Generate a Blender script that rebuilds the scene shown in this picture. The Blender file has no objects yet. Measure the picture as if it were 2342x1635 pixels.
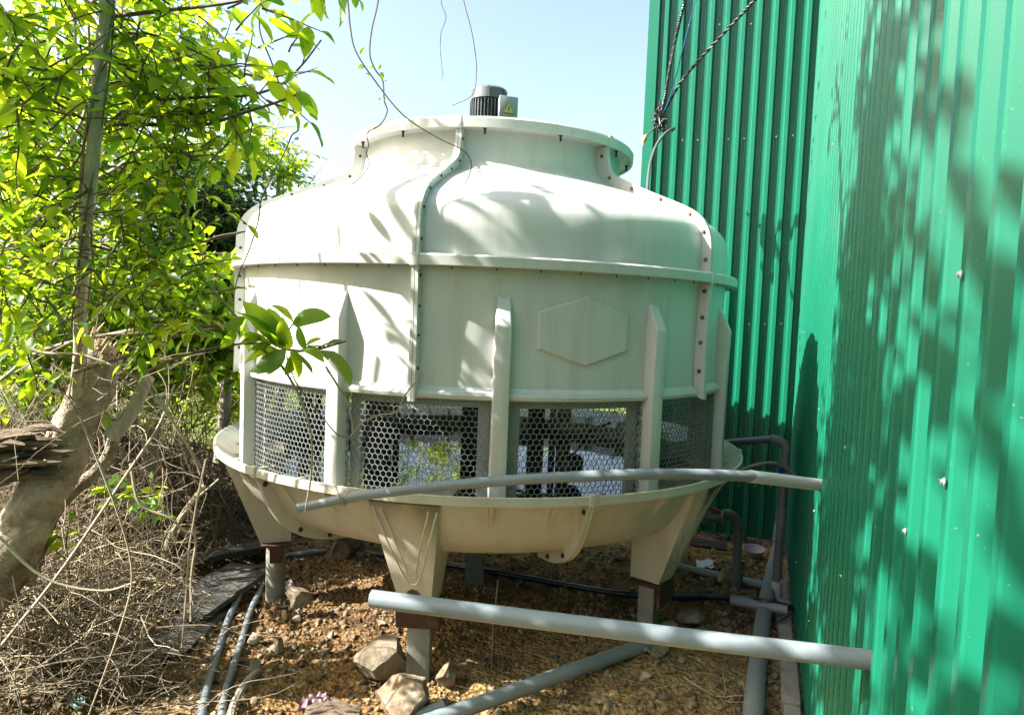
import bpy, bmesh, math, random
import numpy as np
from mathutils import Vector, Matrix, noise
R = math.radians
scene = bpy.context.scene
COL = scene.collection

# ------------------------------------------------------------------ camera
EYE = 1.45
FPX, PITCH, ROLL = 1618.5, .0633, .0399          # focal length in photo pixels (2342 wide), tilt down, roll
IW, IH = 2342, 1635
cd = bpy.data.cameras.new('camera'); cam = bpy.data.objects.new('camera', cd); COL.objects.link(cam)
cd.sensor_fit = 'HORIZONTAL'; cd.sensor_width = 36; cd.lens = 36 * FPX / IW
cd.clip_start = .02; cd.clip_end = 3000
cam.matrix_world = (Matrix.Translation((0, 0, EYE)) @ Matrix.Rotation(math.pi / 2 - PITCH, 4, 'X')
                    @ Matrix.Rotation(ROLL, 4, 'Z'))
scene.camera = cam

# ------------------------------------------------------------------ sky, sun, exposure
SUN_AZ, SUN_EL = R(-79), R(41)                    # azimuth: 0 = behind the camera, -90 = left
SUN = Vector((math.sin(SUN_AZ) * math.cos(SUN_EL), -math.cos(SUN_AZ) * math.cos(SUN_EL), math.sin(SUN_EL)))
world = bpy.data.worlds.new('World'); scene.world = world; world.use_nodes = True
wn = world.node_tree.nodes; wl = world.node_tree.links
sky = wn.new('ShaderNodeTexSky'); sky.sky_type = 'NISHITA'; sky.sun_disc = False
sky.sun_elevation = SUN_EL; sky.sun_rotation = math.atan2(SUN.x, SUN.y)
sky.altitude = 0; sky.air_density = 1.0; sky.dust_density = 4.0; sky.ozone_density = .2
wn['Background'].inputs['Strength'].default_value = .095
wl.new(sky.outputs[0], wn['Background'].inputs['Color'])
sl = bpy.data.lights.new('sun', 'SUN'); sl.energy = 5.0; sl.angle = R(.53); sl.color = (1, .97, .915)
so = bpy.data.objects.new('sun', sl); COL.objects.link(so)
so.rotation_euler = SUN.to_track_quat('Z', 'Y').to_euler(); so.location = SUN * 20
scene.view_settings.view_transform = 'Standard'; scene.view_settings.look = 'None'
scene.view_settings.exposure = 2.15; scene.view_settings.gamma = 1
scene.render.engine = 'CYCLES'
scene.cycles.use_denoising = True
scene.cycles.max_bounces = 8; scene.cycles.transparent_max_bounces = 8
scene.cycles.sample_clamp_indirect = 6

# ------------------------------------------------------------------ helpers
def ray(x, y):
    a, b = (x - IW / 2) / FPX, (y - IH / 2) / FPX
    cr, sr = math.cos(ROLL), math.sin(ROLL)
    X, Y = a * cr + b * sr, -a * sr + b * cr
    c, s = math.cos(PITCH), math.sin(PITCH)
    return Vector((X, c - Y * s, -s - Y * c))
def P(x, y, d):                                   # a point seen at photo position x, y, d metres ahead
    r = ray(x, y); r = r * (d / r.y); return Vector((r.x, r.y, r.z + EYE))
def G(x, y, lift=0):                              # the point of the ground seen at x, y
    r = ray(x, y); t = .5
    for k in range(4000):
        p = r * t
        if p.z + EYE < ground_z(p.x, p.y) + lift: break
        t += .004
    return Vector((p.x, p.y, ground_z(p.x, p.y) + lift))
def to_px(v):
    d = Vector((v[0], v[1], v[2] - EYE)); c, s = math.cos(PITCH), math.sin(PITCH)
    dd = d.y * c - d.z * s
    if dd < .05: return None
    u = d.z * c + d.y * s; X, Y = d.x / dd, -u / dd; cr, sr = math.cos(ROLL), math.sin(ROLL)
    return IW / 2 + FPX * (X * cr - Y * sr), IH / 2 + FPX * (X * sr + Y * cr), dd
def S(t): t = max(0., min(1., t)); return t * t * (3 - 2 * t)
def fbm(x, y, z=0, o=4):
    v = 0; a = 1
    for k in range(o):
        v += a * noise.noise((x, y, z)); x *= 2.03; y *= 2.03; z *= 2.03; a *= .5
    return v
def ground_z(x, y, fine=True):
    far = S((math.hypot(x, y - 3) - 6) / 14)
    b = .04 - .09 * S((y - 2.8) / 2.2) + .10 * math.exp(-((x - .55) ** 2 + (y - 2.9) ** 2) / .16) + .05 * math.exp(-((x + .6) ** 2 + (y - 3.3) ** 2) / .3)
    bank = S((-1.28 - x + .06 * fbm(x * 2, y * 2, 3, 2)) / 1.1) * (.28 + .36 * S((y - 2.9) / 1.2) - .5 * S((y - 4.1) / 1.2))
    h = b + bank
    if fine:
        h += .035 * fbm(x * 2.2, y * 2.2, 1, 3) * (1 - far)
        if abs(x) < 3.5 and y < 7: h += .016 * fbm(x * 11, y * 11, 5, 3)
    return h * (1 - far) + far * (-.5 + .5 * fbm(x * .03, y * .03, 0, 2))

class MB:
    def __init__(s): s.v = []; s.f = []
    def add(s, v, f):
        o = len(s.v); s.v += [tuple(p) for p in v]; s.f += [tuple(i + o for i in q) for q in f]; return s
    def box(s, c, d, m=None, taper=1):
        hx, hy, hz = d[0] / 2, d[1] / 2, d[2] / 2
        v = [Vector((sx * hx * (taper if sz > 0 else 1), sy * hy * (taper if sz > 0 else 1), sz * hz)) for sz in (-1, 1) for sy in (-1, 1) for sx in (-1, 1)]
        v = [(m @ p if m else p) + Vector(c) for p in v]
        return s.add(v, [(0, 2, 3, 1), (4, 5, 7, 6), (0, 1, 5, 4), (2, 6, 7, 3), (0, 4, 6, 2), (1, 3, 7, 5)])
    def hexa(s, v):                               # 4 bottom, 4 top, both counter-clockwise
        return s.add(v, [(3, 2, 1, 0), (4, 5, 6, 7), (0, 1, 5, 4), (1, 2, 6, 5), (2, 3, 7, 6), (3, 0, 4, 7)])
    def tube(s, pts, rad, n=8, cap=True, bore=None):
        pts = [Vector(p) for p in pts]; L = len(pts)
        rr = rad if isinstance(rad, (list, tuple)) else [rad] * L
        up = Vector((0, 0, 1)); v = []; f = []
        t0 = (pts[1] - pts[0]).normalized(); a = t0.cross(up)
        if a.length < .05: a = t0.cross(Vector((1, 0, 0)))
        a.normalize()
        for i in range(L):
            t = (pts[min(i + 1, L - 1)] - pts[max(i - 1, 0)])
            t = t.normalized() if t.length > 1e-9 else t0
            a = (a - t * a.dot(t)); a = a.normalized() if a.length > 1e-6 else t.orthogonal().normalized()
            b = t.cross(a)
            for k in range(n):
                w = 2 * math.pi * k / n; v.append(pts[i] + (a * math.cos(w) + b * math.sin(w)) * rr[i])
        for i in range(L - 1):
            for k in range(n): f.append((i * n + k, i * n + (k + 1) % n, (i + 1) * n + (k + 1) % n, (i + 1) * n + k))
        if cap and not bore: f.append(tuple(range(n - 1, -1, -1))); f.append(tuple((L - 1) * n + k for k in range(n)))
        s.add(v, f)
        if bore:                                  # a hollow end: inner wall a little way in, at both ends
            for (e, i1) in ((0, 1), (L - 1, L - 2)):
                d = (pts[i1] - pts[e]).normalized(); ring = v[e * n:(e + 1) * n]; q = bore
                inn = [pts[e] + (p - pts[e]) * q for p in ring]
                deep = [p + d * rr[e] * 5 for p in inn]
                fl = []
                for k in range(n):
                    k2 = (k + 1) % n
                    fl += [(k, k2, n + k2, n + k), (n + k, n + k2, 2 * n + k2, 2 * n + k)]
                fl.append(tuple(2 * n + k for k in range(n)))
                s.add(list(ring) + inn + deep, fl)
        return s
    def revolve(s, prof, a0=0, a1=360, n=48, close=False):
        full = abs(a1 - a0) >= 359.9; m = n if full else n + 1; q = len(prof); v = []; f = []
        for i in range(m):
            w = R(a0 + (a1 - a0) * i / n)
            v += [(r * math.sin(w), -r * math.cos(w), z) for r, z in prof]
        for i in range(n):
            j = (i + 1) % m
            for k in range(q if close else q - 1):
                k2 = (k + 1) % q; f.append((i * q + k, j * q + k, j * q + k2, i * q + k2))
        if close and not full: f.append(tuple(range(q - 1, -1, -1))); f.append(tuple((m - 1) * q + k for k in range(q)))
        return s.add(v, f)
    def cyl(s, c, r, h, n=16, axis=(0, 0, 1), r2=None):
        ax = Vector(axis).normalized(); return s.tube([Vector(c), Vector(c) + ax * h], [r, r if r2 is None else r2], n)
    def mesh(s, name, mat, smooth=35):
        me = bpy.data.meshes.new(name); me.from_pydata(s.v, [], s.f); me.update()
        fix_mesh(me, mat, smooth); return me
    def build(s, name, mat, parent=None, smooth=35, kind=None, rz=0, loc=(0, 0, 0)):
        return place(name, s.mesh(name, mat, smooth), parent, loc, (0, 0, rz), kind=kind)
def fix_mesh(me, mat, smooth):
    if mat: me.materials.append(mat)
    if smooth:
        me.polygons.foreach_set('use_smooth', [True] * len(me.polygons))
        if smooth < 180: me.set_sharp_from_angle(angle=R(smooth))
def place(name, me, parent=None, loc=(0, 0, 0), rot=(0, 0, 0), scale=None, kind=None):
    o = bpy.data.objects.new(name, me); COL.objects.link(o); o.parent = parent
    o.location = loc; o.rotation_euler = rot
    if scale is not None: o.scale = scale if hasattr(scale, '__len__') else (scale,) * 3
    if kind: o['kind'] = kind
    return o
def tag(o, label, cat, group=None):
    o['label'] = label; o['category'] = cat
    if group: o['group'] = group
    return o
def thing(name, label, cat, loc=(0, 0, 0), rz=0, group=None):
    o = bpy.data.objects.new(name, None); COL.objects.link(o); o.location = loc; o.rotation_euler = (0, 0, rz)
    o.empty_display_size = .1
    return tag(o, label, cat, group)
def recalc(me):
    bm = bmesh.new(); bm.from_mesh(me); bmesh.ops.recalc_face_normals(bm, faces=bm.faces); bm.to_mesh(me); bm.free()
def bevel(me, w, seg=2):
    bm = bmesh.new(); bm.from_mesh(me); bmesh.ops.remove_doubles(bm, verts=bm.verts, dist=1e-5)
    bmesh.ops.recalc_face_normals(bm, faces=bm.faces)
    bmesh.ops.bevel(bm, geom=[e for e in bm.edges if len(e.link_faces) == 2 and e.calc_face_angle() > R(25)], offset=w, segments=seg, affect='EDGES', profile=.5, clamp_overlap=True)
    bm.to_mesh(me); bm.free()
    me.polygons.foreach_set('use_smooth', [True] * len(me.polygons)); me.set_sharp_from_angle(angle=R(40))
def spline(pts, n=6):                             # Catmull-Rom through the points
    pts = [Vector(p) for p in pts]; q = [pts[0] * 2 - pts[1]] + pts + [pts[-1] * 2 - pts[-2]]; out = []
    for i in range(1, len(q) - 2):
        for k in range(n):
            t = k / n; a, b, c, d = q[i - 1:i + 3]
            out.append(.5 * ((2 * b) + (c - a) * t + (2 * a - 5 * b + 4 * c - d) * t * t + (3 * b - a - 3 * c + d) * t ** 3))
    return out + [pts[-1]]

# ------------------------------------------------------------------ materials
def lin(c): return tuple(c) + (1,)
def nodes(name):
    m = bpy.data.materials.new(name); m.use_nodes = True; nt = m.node_tree
    return m, nt, nt.nodes['Principled BSDF']
def N(nt, t, **kw):
    n = nt.nodes.new(t)
    for k, v in kw.items():
        if k in n.inputs.keys(): n.inputs[k].default_value = v
        else: setattr(n, k, v)
    return n
def ramp(nt, src, stops):
    r = nt.nodes.new('ShaderNodeValToRGB'); e = r.color_ramp.elements
    while len(e) < len(stops): e.new(.5)
    for q, (p, c) in zip(e, stops): q.position = p; q.color = lin(c) if len(c) == 3 else c
    nt.links.new(src, r.inputs[0]); return r
def mat(name, stops, scale=6, rough=.5, rr=.15, bump=.2, bscale=40, coords='Object', metal=0, spec=.5, stretch=None, detail=6, bdist=.004, tint=None, coat=0):
    m, nt, b = nodes(name); L = nt.links.new
    tc = N(nt, 'ShaderNodeTexCoord'); src = tc.outputs[coords]
    if stretch:
        mp = N(nt, 'ShaderNodeMapping'); mp.inputs['Scale'].default_value = stretch; L(src, mp.inputs[0]); src = mp.outputs[0]
    n1 = N(nt, 'ShaderNodeTexNoise', Scale=scale, Detail=detail, Roughness=.6); L(src, n1.inputs['Vector'])
    k = len(stops); st = [(.28 + .44 * i / max(1, k - 1), tuple(q * .74 for q in c)) for i, c in enumerate(stops)]
    c = ramp(nt, n1.outputs['Fac'], st); col = c.outputs[0]
    if tint:                                      # a value per piece shifts its colour
        at = N(nt, 'ShaderNodeAttribute', attribute_name='tint') if tint == 'attr' else N(nt, 'ShaderNodeObjectInfo')
        fac = at.outputs['Fac'] if tint == 'attr' else at.outputs['Random']
        mr = N(nt, 'ShaderNodeMapRange'); mr.inputs['To Min'].default_value = .45; mr.inputs['To Max'].default_value = 1.5; L(fac, mr.inputs[0])
        mx = N(nt, 'ShaderNodeMix', data_type='RGBA', blend_type='MULTIPLY'); mx.inputs[0].default_value = 1
        L(col, mx.inputs[6]); L(mr.outputs[0], mx.inputs[7]); col = mx.outputs[2]
    L(col, b.inputs['Base Color'])
    n2 = N(nt, 'ShaderNodeTexNoise', Scale=bscale, Detail=5, Roughness=.6); L(src, n2.inputs['Vector'])
    mr = N(nt, 'ShaderNodeMapRange'); mr.inputs['To Min'].default_value = max(0, rough - rr); mr.inputs['To Max'].default_value = min(1, rough + rr)
    L(n2.outputs['Fac'], mr.inputs[0]); L(mr.outputs[0], b.inputs['Roughness'])
    if bump:
        bp = N(nt, 'ShaderNodeBump', Strength=bump, Distance=bdist); L(n2.outputs['Fac'], bp.inputs['Height']); L(bp.outputs[0], b.inputs['Normal'])
    b.inputs['Metallic'].default_value = metal; b.inputs['Specular IOR Level'].default_value = spec
    if coat: b.inputs['Coat Weight'].default_value = coat; b.inputs['Coat Roughness'].default_value = .12
    return m
M = {}
def frp(name, c, dirt):                           # gel-coated glass fibre: cream, faint streaks of dirt and chalking
    m, nt, b = nodes(name); L = nt.links.new
    g = N(nt, 'ShaderNodeNewGeometry'); pos = g.outputs['Position']
    mp = N(nt, 'ShaderNodeMapping'); mp.inputs['Scale'].default_value = (9, 9, .9); L(pos, mp.inputs[0])
    st = N(nt, 'ShaderNodeTexNoise', Scale=1.6, Detail=6, Roughness=.65); L(mp.outputs[0], st.inputs['Vector'])
    bl = N(nt, 'ShaderNodeTexNoise', Scale=3.2, Detail=5, Roughness=.6); L(pos, bl.inputs['Vector'])
    sp = N(nt, 'ShaderNodeTexNoise', Scale=70, Detail=3); L(pos, sp.inputs['Vector'])
    f1 = ramp(nt, st.outputs['Fac'], [(.48, (0, 0, 0)), (.76, (1, 1, 1))]); f2 = ramp(nt, bl.outputs['Fac'], [(.45, (0, 0, 0)), (.75, (1, 1, 1))])
    f3 = ramp(nt, sp.outputs['Fac'], [(.69, (0, 0, 0)), (.74, (1, 1, 1))])
    def mix(a, cb, f, k):
        mx = N(nt, 'ShaderNodeMix', data_type='RGBA'); mm = N(nt, 'ShaderNodeMath', operation='MULTIPLY'); mm.inputs[1].default_value = k
        L(f.outputs[0], mm.inputs[0]); L(mm.outputs[0], mx.inputs[0]); mx.inputs[7].default_value = lin(cb)
        if isinstance(a, tuple): mx.inputs[6].default_value = lin(a)
        else: L(a, mx.inputs[6])
        return mx.outputs[2]
    col = mix(c, dirt, f1, .5); col = mix(col, tuple(x * .86 for x in c), f2, .6); col = mix(col, (.16, .12, .08), f3, .22)
    L(col, b.inputs['Base Color'])
    mr = N(nt, 'ShaderNodeMapRange'); mr.inputs['To Min'].default_value = .24; mr.inputs['To Max'].default_value = .5; L(bl.outputs['Fac'], mr.inputs[0]); L(mr.outputs[0], b.inputs['Roughness'])
    w = N(nt, 'ShaderNodeTexNoise', Scale=5, Detail=3); L(pos, w.inputs['Vector'])
    bp = N(nt, 'ShaderNodeBump', Strength=.25, Distance=.008); L(w.outputs['Fac'], bp.inputs['Height']); L(bp.outputs[0], b.inputs['Normal'])
    return m
M['frp'] = frp('cream_glass_fibre', (.485, .485, .465), (.30, .285, .23))
M['basin'] = frp('beige_glass_fibre', (.43, .405, .335), (.25, .20, .12))
def sheet_mat():
    m, nt, b = nodes('green_painted_steel'); L = nt.links.new
    g = N(nt, 'ShaderNodeNewGeometry'); pos = g.outputs['Position']
    n1 = N(nt, 'ShaderNodeTexNoise', Scale=1.4, Detail=5); L(pos, n1.inputs['Vector'])
    mp = N(nt, 'ShaderNodeMapping'); mp.inputs['Scale'].default_value = (30, 30, .8); L(pos, mp.inputs[0])
    n2 = N(nt, 'ShaderNodeTexNoise', Scale=1, Detail=5); L(mp.outputs[0], n2.inputs['Vector'])
    n3 = N(nt, 'ShaderNodeTexNoise', Scale=160, Detail=2); L(pos, n3.inputs['Vector'])
    c = ramp(nt, n1.outputs['Fac'], [(.3, (.004, .100, .057)), (.7, (.006, .124, .071))])
    mx = N(nt, 'ShaderNodeMix', data_type='RGBA'); f = ramp(nt, n2.outputs['Fac'], [(.55, (0, 0, 0)), (.85, (.13, .13, .13))]); L(f.outputs[0], mx.inputs[0]); L(c.outputs[0], mx.inputs[6]); mx.inputs[7].default_value = (.06, .17, .115, 1)
    m2 = N(nt, 'ShaderNodeMix', data_type='RGBA'); f3 = ramp(nt, n3.outputs['Fac'], [(.72, (0, 0, 0)), (.76, (.5, .5, .5))]); L(f3.outputs[0], m2.inputs[0]); L(mx.outputs[2], m2.inputs[6]); m2.inputs[7].default_value = (.16, .22, .17, 1)
    L(m2.outputs[2], b.inputs['Base Color']); b.inputs['Roughness'].default_value = .3; b.inputs['Specular IOR Level'].default_value = .42
    w = N(nt, 'ShaderNodeTexNoise', Scale=4, Detail=3); L(mp.outputs[0], w.inputs['Vector']); w2 = N(nt, 'ShaderNodeTexNoise', Scale=7, Detail=2); L(pos, w2.inputs['Vector'])
    bp = N(nt, 'ShaderNodeBump', Strength=.04, Distance=.004); L(w2.outputs['Fac'], bp.inputs['Height']); L(bp.outputs[0], b.inputs['Normal'])
    return m
M['sheet'] = sheet_mat()
M['pvc'] = mat('grey_pvc', [(.17, .20, .22), (.25, .285, .305)], 3, .38, .12, .12, 60, 'Object', stretch=(1, 1, 1))
M['pvc_old'] = mat('dusty_grey_pvc', [(.34, .29, .19), (.24, .265, .27), (.31, .335, .34)], 2.2, .5, .15, .2, 50)
M['pvc_dark'] = mat('dark_grey_pvc', [(.13, .15, .165), (.19, .215, .23)], 5, .42, .12, .1, 60)
M['pvc_white'] = mat('pale_pvc', [(.55, .56, .54), (.66, .67, .65)], 5, .4, .1, .1, 60)
M['mesh'] = mat('grey_plastic_mesh', [(.17, .185, .18), (.29, .305, .30)], 5, .38, .12, 0, 60)
M['frame'] = mat('pale_grey_fibre', [(.36, .38, .35), (.46, .47, .43)], 5, .55, .1, .2, 60)
M['black'] = mat('black_plastic', [(.010, .011, .012), (.026, .027, .028)], 8, .5, .2, .2, 60)
M['fill'] = mat('dark_fill', [(.012, .013, .013), (.035, .034, .03)], 12, .8, .1, .5, 30)
M['steel'] = mat('motor_grey_paint', [(.06, .072, .085), (.11, .125, .145), (.15, .16, .17)], 14, .45, .15, .25, 90)
M['motor_dark'] = mat('motor_dark_paint', [(.035, .042, .05), (.07, .08, .09)], 14, .5, .15, .25, 90)
M['box_grey'] = mat('terminal_box_grey', [(.26, .30, .31), (.36, .39, .40)], 14, .45, .12, .2, 90)
M['plate'] = mat('worn_plate', [(.28, .42, .38), (.55, .62, .58), (.65, .66, .62)], 60, .4, .1, .1, 90)
M['yellow'] = mat('sign_yellow', [(.55, .55, .10), (.65, .62, .14)], 40, .5, .1, 0)
M['rust'] = mat('rust', [(.03, .014, .011), (.075, .03, .019), (.12, .055, .028)], 18, .85, .1, .6, 60)
M['bolt'] = mat('bolt_dark', [(.012, .012, .012), (.05, .04, .035)], 60, .5, .15, .2, 80)
M['bolt_rust'] = mat('bolt_rusty', [(.10, .045, .02), (.26, .13, .05), (.3, .25, .18)], 70, .75, .15, .3, 120, tint='obj')
M['screw'] = mat('screw_zinc', [(.55, .56, .55), (.7, .7, .68)], 60, .3, .1, .1, 80, metal=.7)
M['concrete'] = mat('concrete', [(.16, .15, .125), (.27, .255, .22), (.35, .335, .3)], 9, .9, .06, .5, 50)
M['curb'] = mat('pale_mortar', [(.20, .17, .13), (.36, .335, .29), (.48, .46, .41)], 9, .92, .05, .7, 40)
M['cable'] = mat('black_cable', [(.012, .013, .015), (.04, .042, .045)], 20, .42, .12, .1, 90)
M['cable_grey'] = mat('grey_cable', [(.06, .065, .068), (.12, .125, .125)], 20, .45, .12, .1, 90)
M['cable_blue'] = mat('blue_cable', [(.02, .12, .3), (.03, .17, .4)], 20, .4, .1, .1, 90)
M['hose_navy'] = mat('navy_hose', [(.008, .014, .032), (.02, .032, .06)], 12, .32, .1, .1, 90)
M['hose_pink'] = mat('dusty_pink_hose', [(.24, .20, .20), (.36, .29, .29)], 12, .5, .1, .1, 90)
M['red'] = mat('red_plastic', [(.38, .02, .014), (.5, .03, .02)], 12, .4, .1, .1, 90)
M['blue'] = mat('blue_plastic', [(.01, .07, .42), (.015, .09, .5)], 12, .35, .1, .1, 90)
M['tape'] = mat('orange_tape', [(.5, .25, .1), (.75, .5, .3)], 40, .5, .1, .4, 90)
M['soil'] = None
M['clod'] = mat('soil_clods', [(.12, .074, .036), (.24, .158, .08), (.38, .30, .19)], 9, .95, .05, .8, 60, 'Object', tint='attr')
M['stone'] = mat('tan_stone', [(.20, .145, .085), (.36, .29, .19), (.5, .44, .33)], 11, .88, .08, .8, 30, tint='obj')
M['rock'] = mat('brown_grey_rock', [(.06, .04, .024), (.15, .11, .066), (.25, .205, .14), (.36, .32, .24)], 9, .85, .1, 1, 22, bdist=.012)
M['rock_white'] = mat('quartz_veined_rock', [(.10, .05, .022), (.19, .13, .072), (.26, .205, .135), (.52, .49, .42)], 15, .8, .1, 1, 26, bdist=.012)
M['bark'] = mat('grey_bark', [(.22, .185, .135), (.38, .335, .255), (.48, .43, .34)], 8, .92, .05, 1, 26, stretch=(3, 3, .5), bdist=.01)
M['bark_light'] = mat('pale_smooth_bark', [(.30, .26, .19), (.5, .45, .36), (.6, .55, .45)], 8, .9, .05, 1, 26, stretch=(3, 3, .5), bdist=.01)
M['bark_pale'] = mat('pale_flaking_bark', [(.07, .045, .025), (.26, .20, .13), (.46, .39, .28), (.55, .49, .38)], 9, .9, .06, 1, 26, bdist=.035)
M['wood_raw'] = mat('torn_raw_wood', [(.28, .17, .08), (.52, .38, .22), (.62, .48, .3)], 10, .9, .05, 1, 50, stretch=(4, 4, .6), bdist=.01)
M['rotten'] = mat('rotten_wood', [(.045, .03, .018), (.15, .105, .066), (.27, .215, .15)], 9, .95, .04, 1, 16, stretch=(.7, 4, 4), bdist=.02)
M['board'] = mat('weathered_board', [(.028, .025, .022), (.075, .068, .06), (.15, .14, .125)], 8, .9, .06, 1, 40, stretch=(.6, 6, 6), bdist=.008)
M['twig'] = mat('brown_twig', [(.10, .068, .04), (.19, .14, .085)], 14, .85, .08, .4, 60)
M['vine_dry'] = mat('dry_vine', [(.12, .088, .054), (.26, .205, .135), (.42, .35, .25)], 7, .85, .08, .4, 80, tint='attr')
M['vine_pale'] = mat('pale_vine', [(.27, .215, .14), (.40, .335, .24)], 7, .8, .08, .4, 80)
M['vine_green'] = mat('green_brown_vine', [(.13, .11, .05), (.2, .19, .085)], 9, .75, .08, .3, 80)
M['straw'] = mat('straw', [(.42, .32, .15), (.6, .49, .27), (.68, .58, .37)], 8, .8, .08, .2, 60, tint='attr')
M['litter'] = mat('dead_leaves', [(.10, .062, .034), (.20, .135, .075), (.33, .25, .155)], 5, .85, .08, .3, 40, tint='attr')
M['pink'] = mat('pink_plastic', [(.16, .08, .10), (.28, .17, .20)], 14, .42, .1, .4, 30)
M['bowl'] = mat('lilac_plastic', [(.36, .29, .36), (.48, .40, .46)], 12, .4, .1, .1, 40)
M['paper'] = mat('white_scrap', [(.6, .62, .64), (.75, .76, .77)], 14, .6, .1, .3, 40)
M['green_plastic'] = mat('teal_plastic', [(.02, .10, .075), (.04, .16, .12)], 14, .45, .1, .3, 40)
def leaf_mat(name, cols, trans, tint, tw=.55, rough=.42):
    m, nt, b = nodes(name); L = nt.links.new
    at = N(nt, 'ShaderNodeAttribute', attribute_name='tint') if tint == 'attr' else N(nt, 'ShaderNodeObjectInfo')
    fac = at.outputs['Fac'] if tint == 'attr' else at.outputs['Random']
    c = ramp(nt, fac, [(i / (len(cols) - 1), x) for i, x in enumerate(cols)])
    t = ramp(nt, fac, [(i / (len(trans) - 1), x) for i, x in enumerate(trans)])
    tc = N(nt, 'ShaderNodeTexCoord'); n1 = N(nt, 'ShaderNodeTexNoise', Scale=22, Detail=3); L(tc.outputs['Object'], n1.inputs['Vector'])
    mr = N(nt, 'ShaderNodeMapRange'); mr.inputs['To Min'].default_value = .72; mr.inputs['To Max'].default_value = 1.28; L(n1.outputs['Fac'], mr.inputs[0])
    mx = N(nt, 'ShaderNodeMix', data_type='RGBA', blend_type='MULTIPLY'); mx.inputs[0].default_value = 1; L(c.outputs[0], mx.inputs[6]); L(mr.outputs[0], mx.inputs[7])
    L(mx.outputs[2], b.inputs['Base Color']); b.inputs['Roughness'].default_value = rough; b.inputs['Specular IOR Level'].default_value = .4
    tr = N(nt, 'ShaderNodeBsdfTranslucent'); L(t.outputs[0], tr.inputs['Color'])
    sh = N(nt, 'ShaderNodeMixShader'); sh.inputs[0].default_value = tw; L(b.outputs[0], sh.inputs[1]); L(tr.outputs[0], sh.inputs[2])
    L(sh.outputs[0], nt.nodes['Material Output'].inputs['Surface']); return m
LG = [(.026, .064, .009), (.045, .105, .013), (.075, .15, .015), (.13, .20, .02)]
TG = [(.22, .45, .010), (.40, .64, .013), (.58, .78, .018), (.76, .84, .03)]
for k, t in (('o', 'obj'), ('a', 'attr')):
    M['leaf_' + k] = leaf_mat('bright_leaf_' + t, LG, TG, t)
    M['dark_' + k] = leaf_mat('dark_leaf_' + t, [(.012, .04, .012), (.028, .075, .016), (.05, .11, .02)], [(.03, .10, .015), (.08, .2, .02), (.16, .32, .025)], t, .3, .5)
    M['lime_' + k] = leaf_mat('lime_leaf_' + t, [(.10, .18, .015), (.19, .27, .02), (.27, .33, .03)], [(.42, .60, .02), (.60, .74, .03), (.75, .8, .06)], t, .55)
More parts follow.
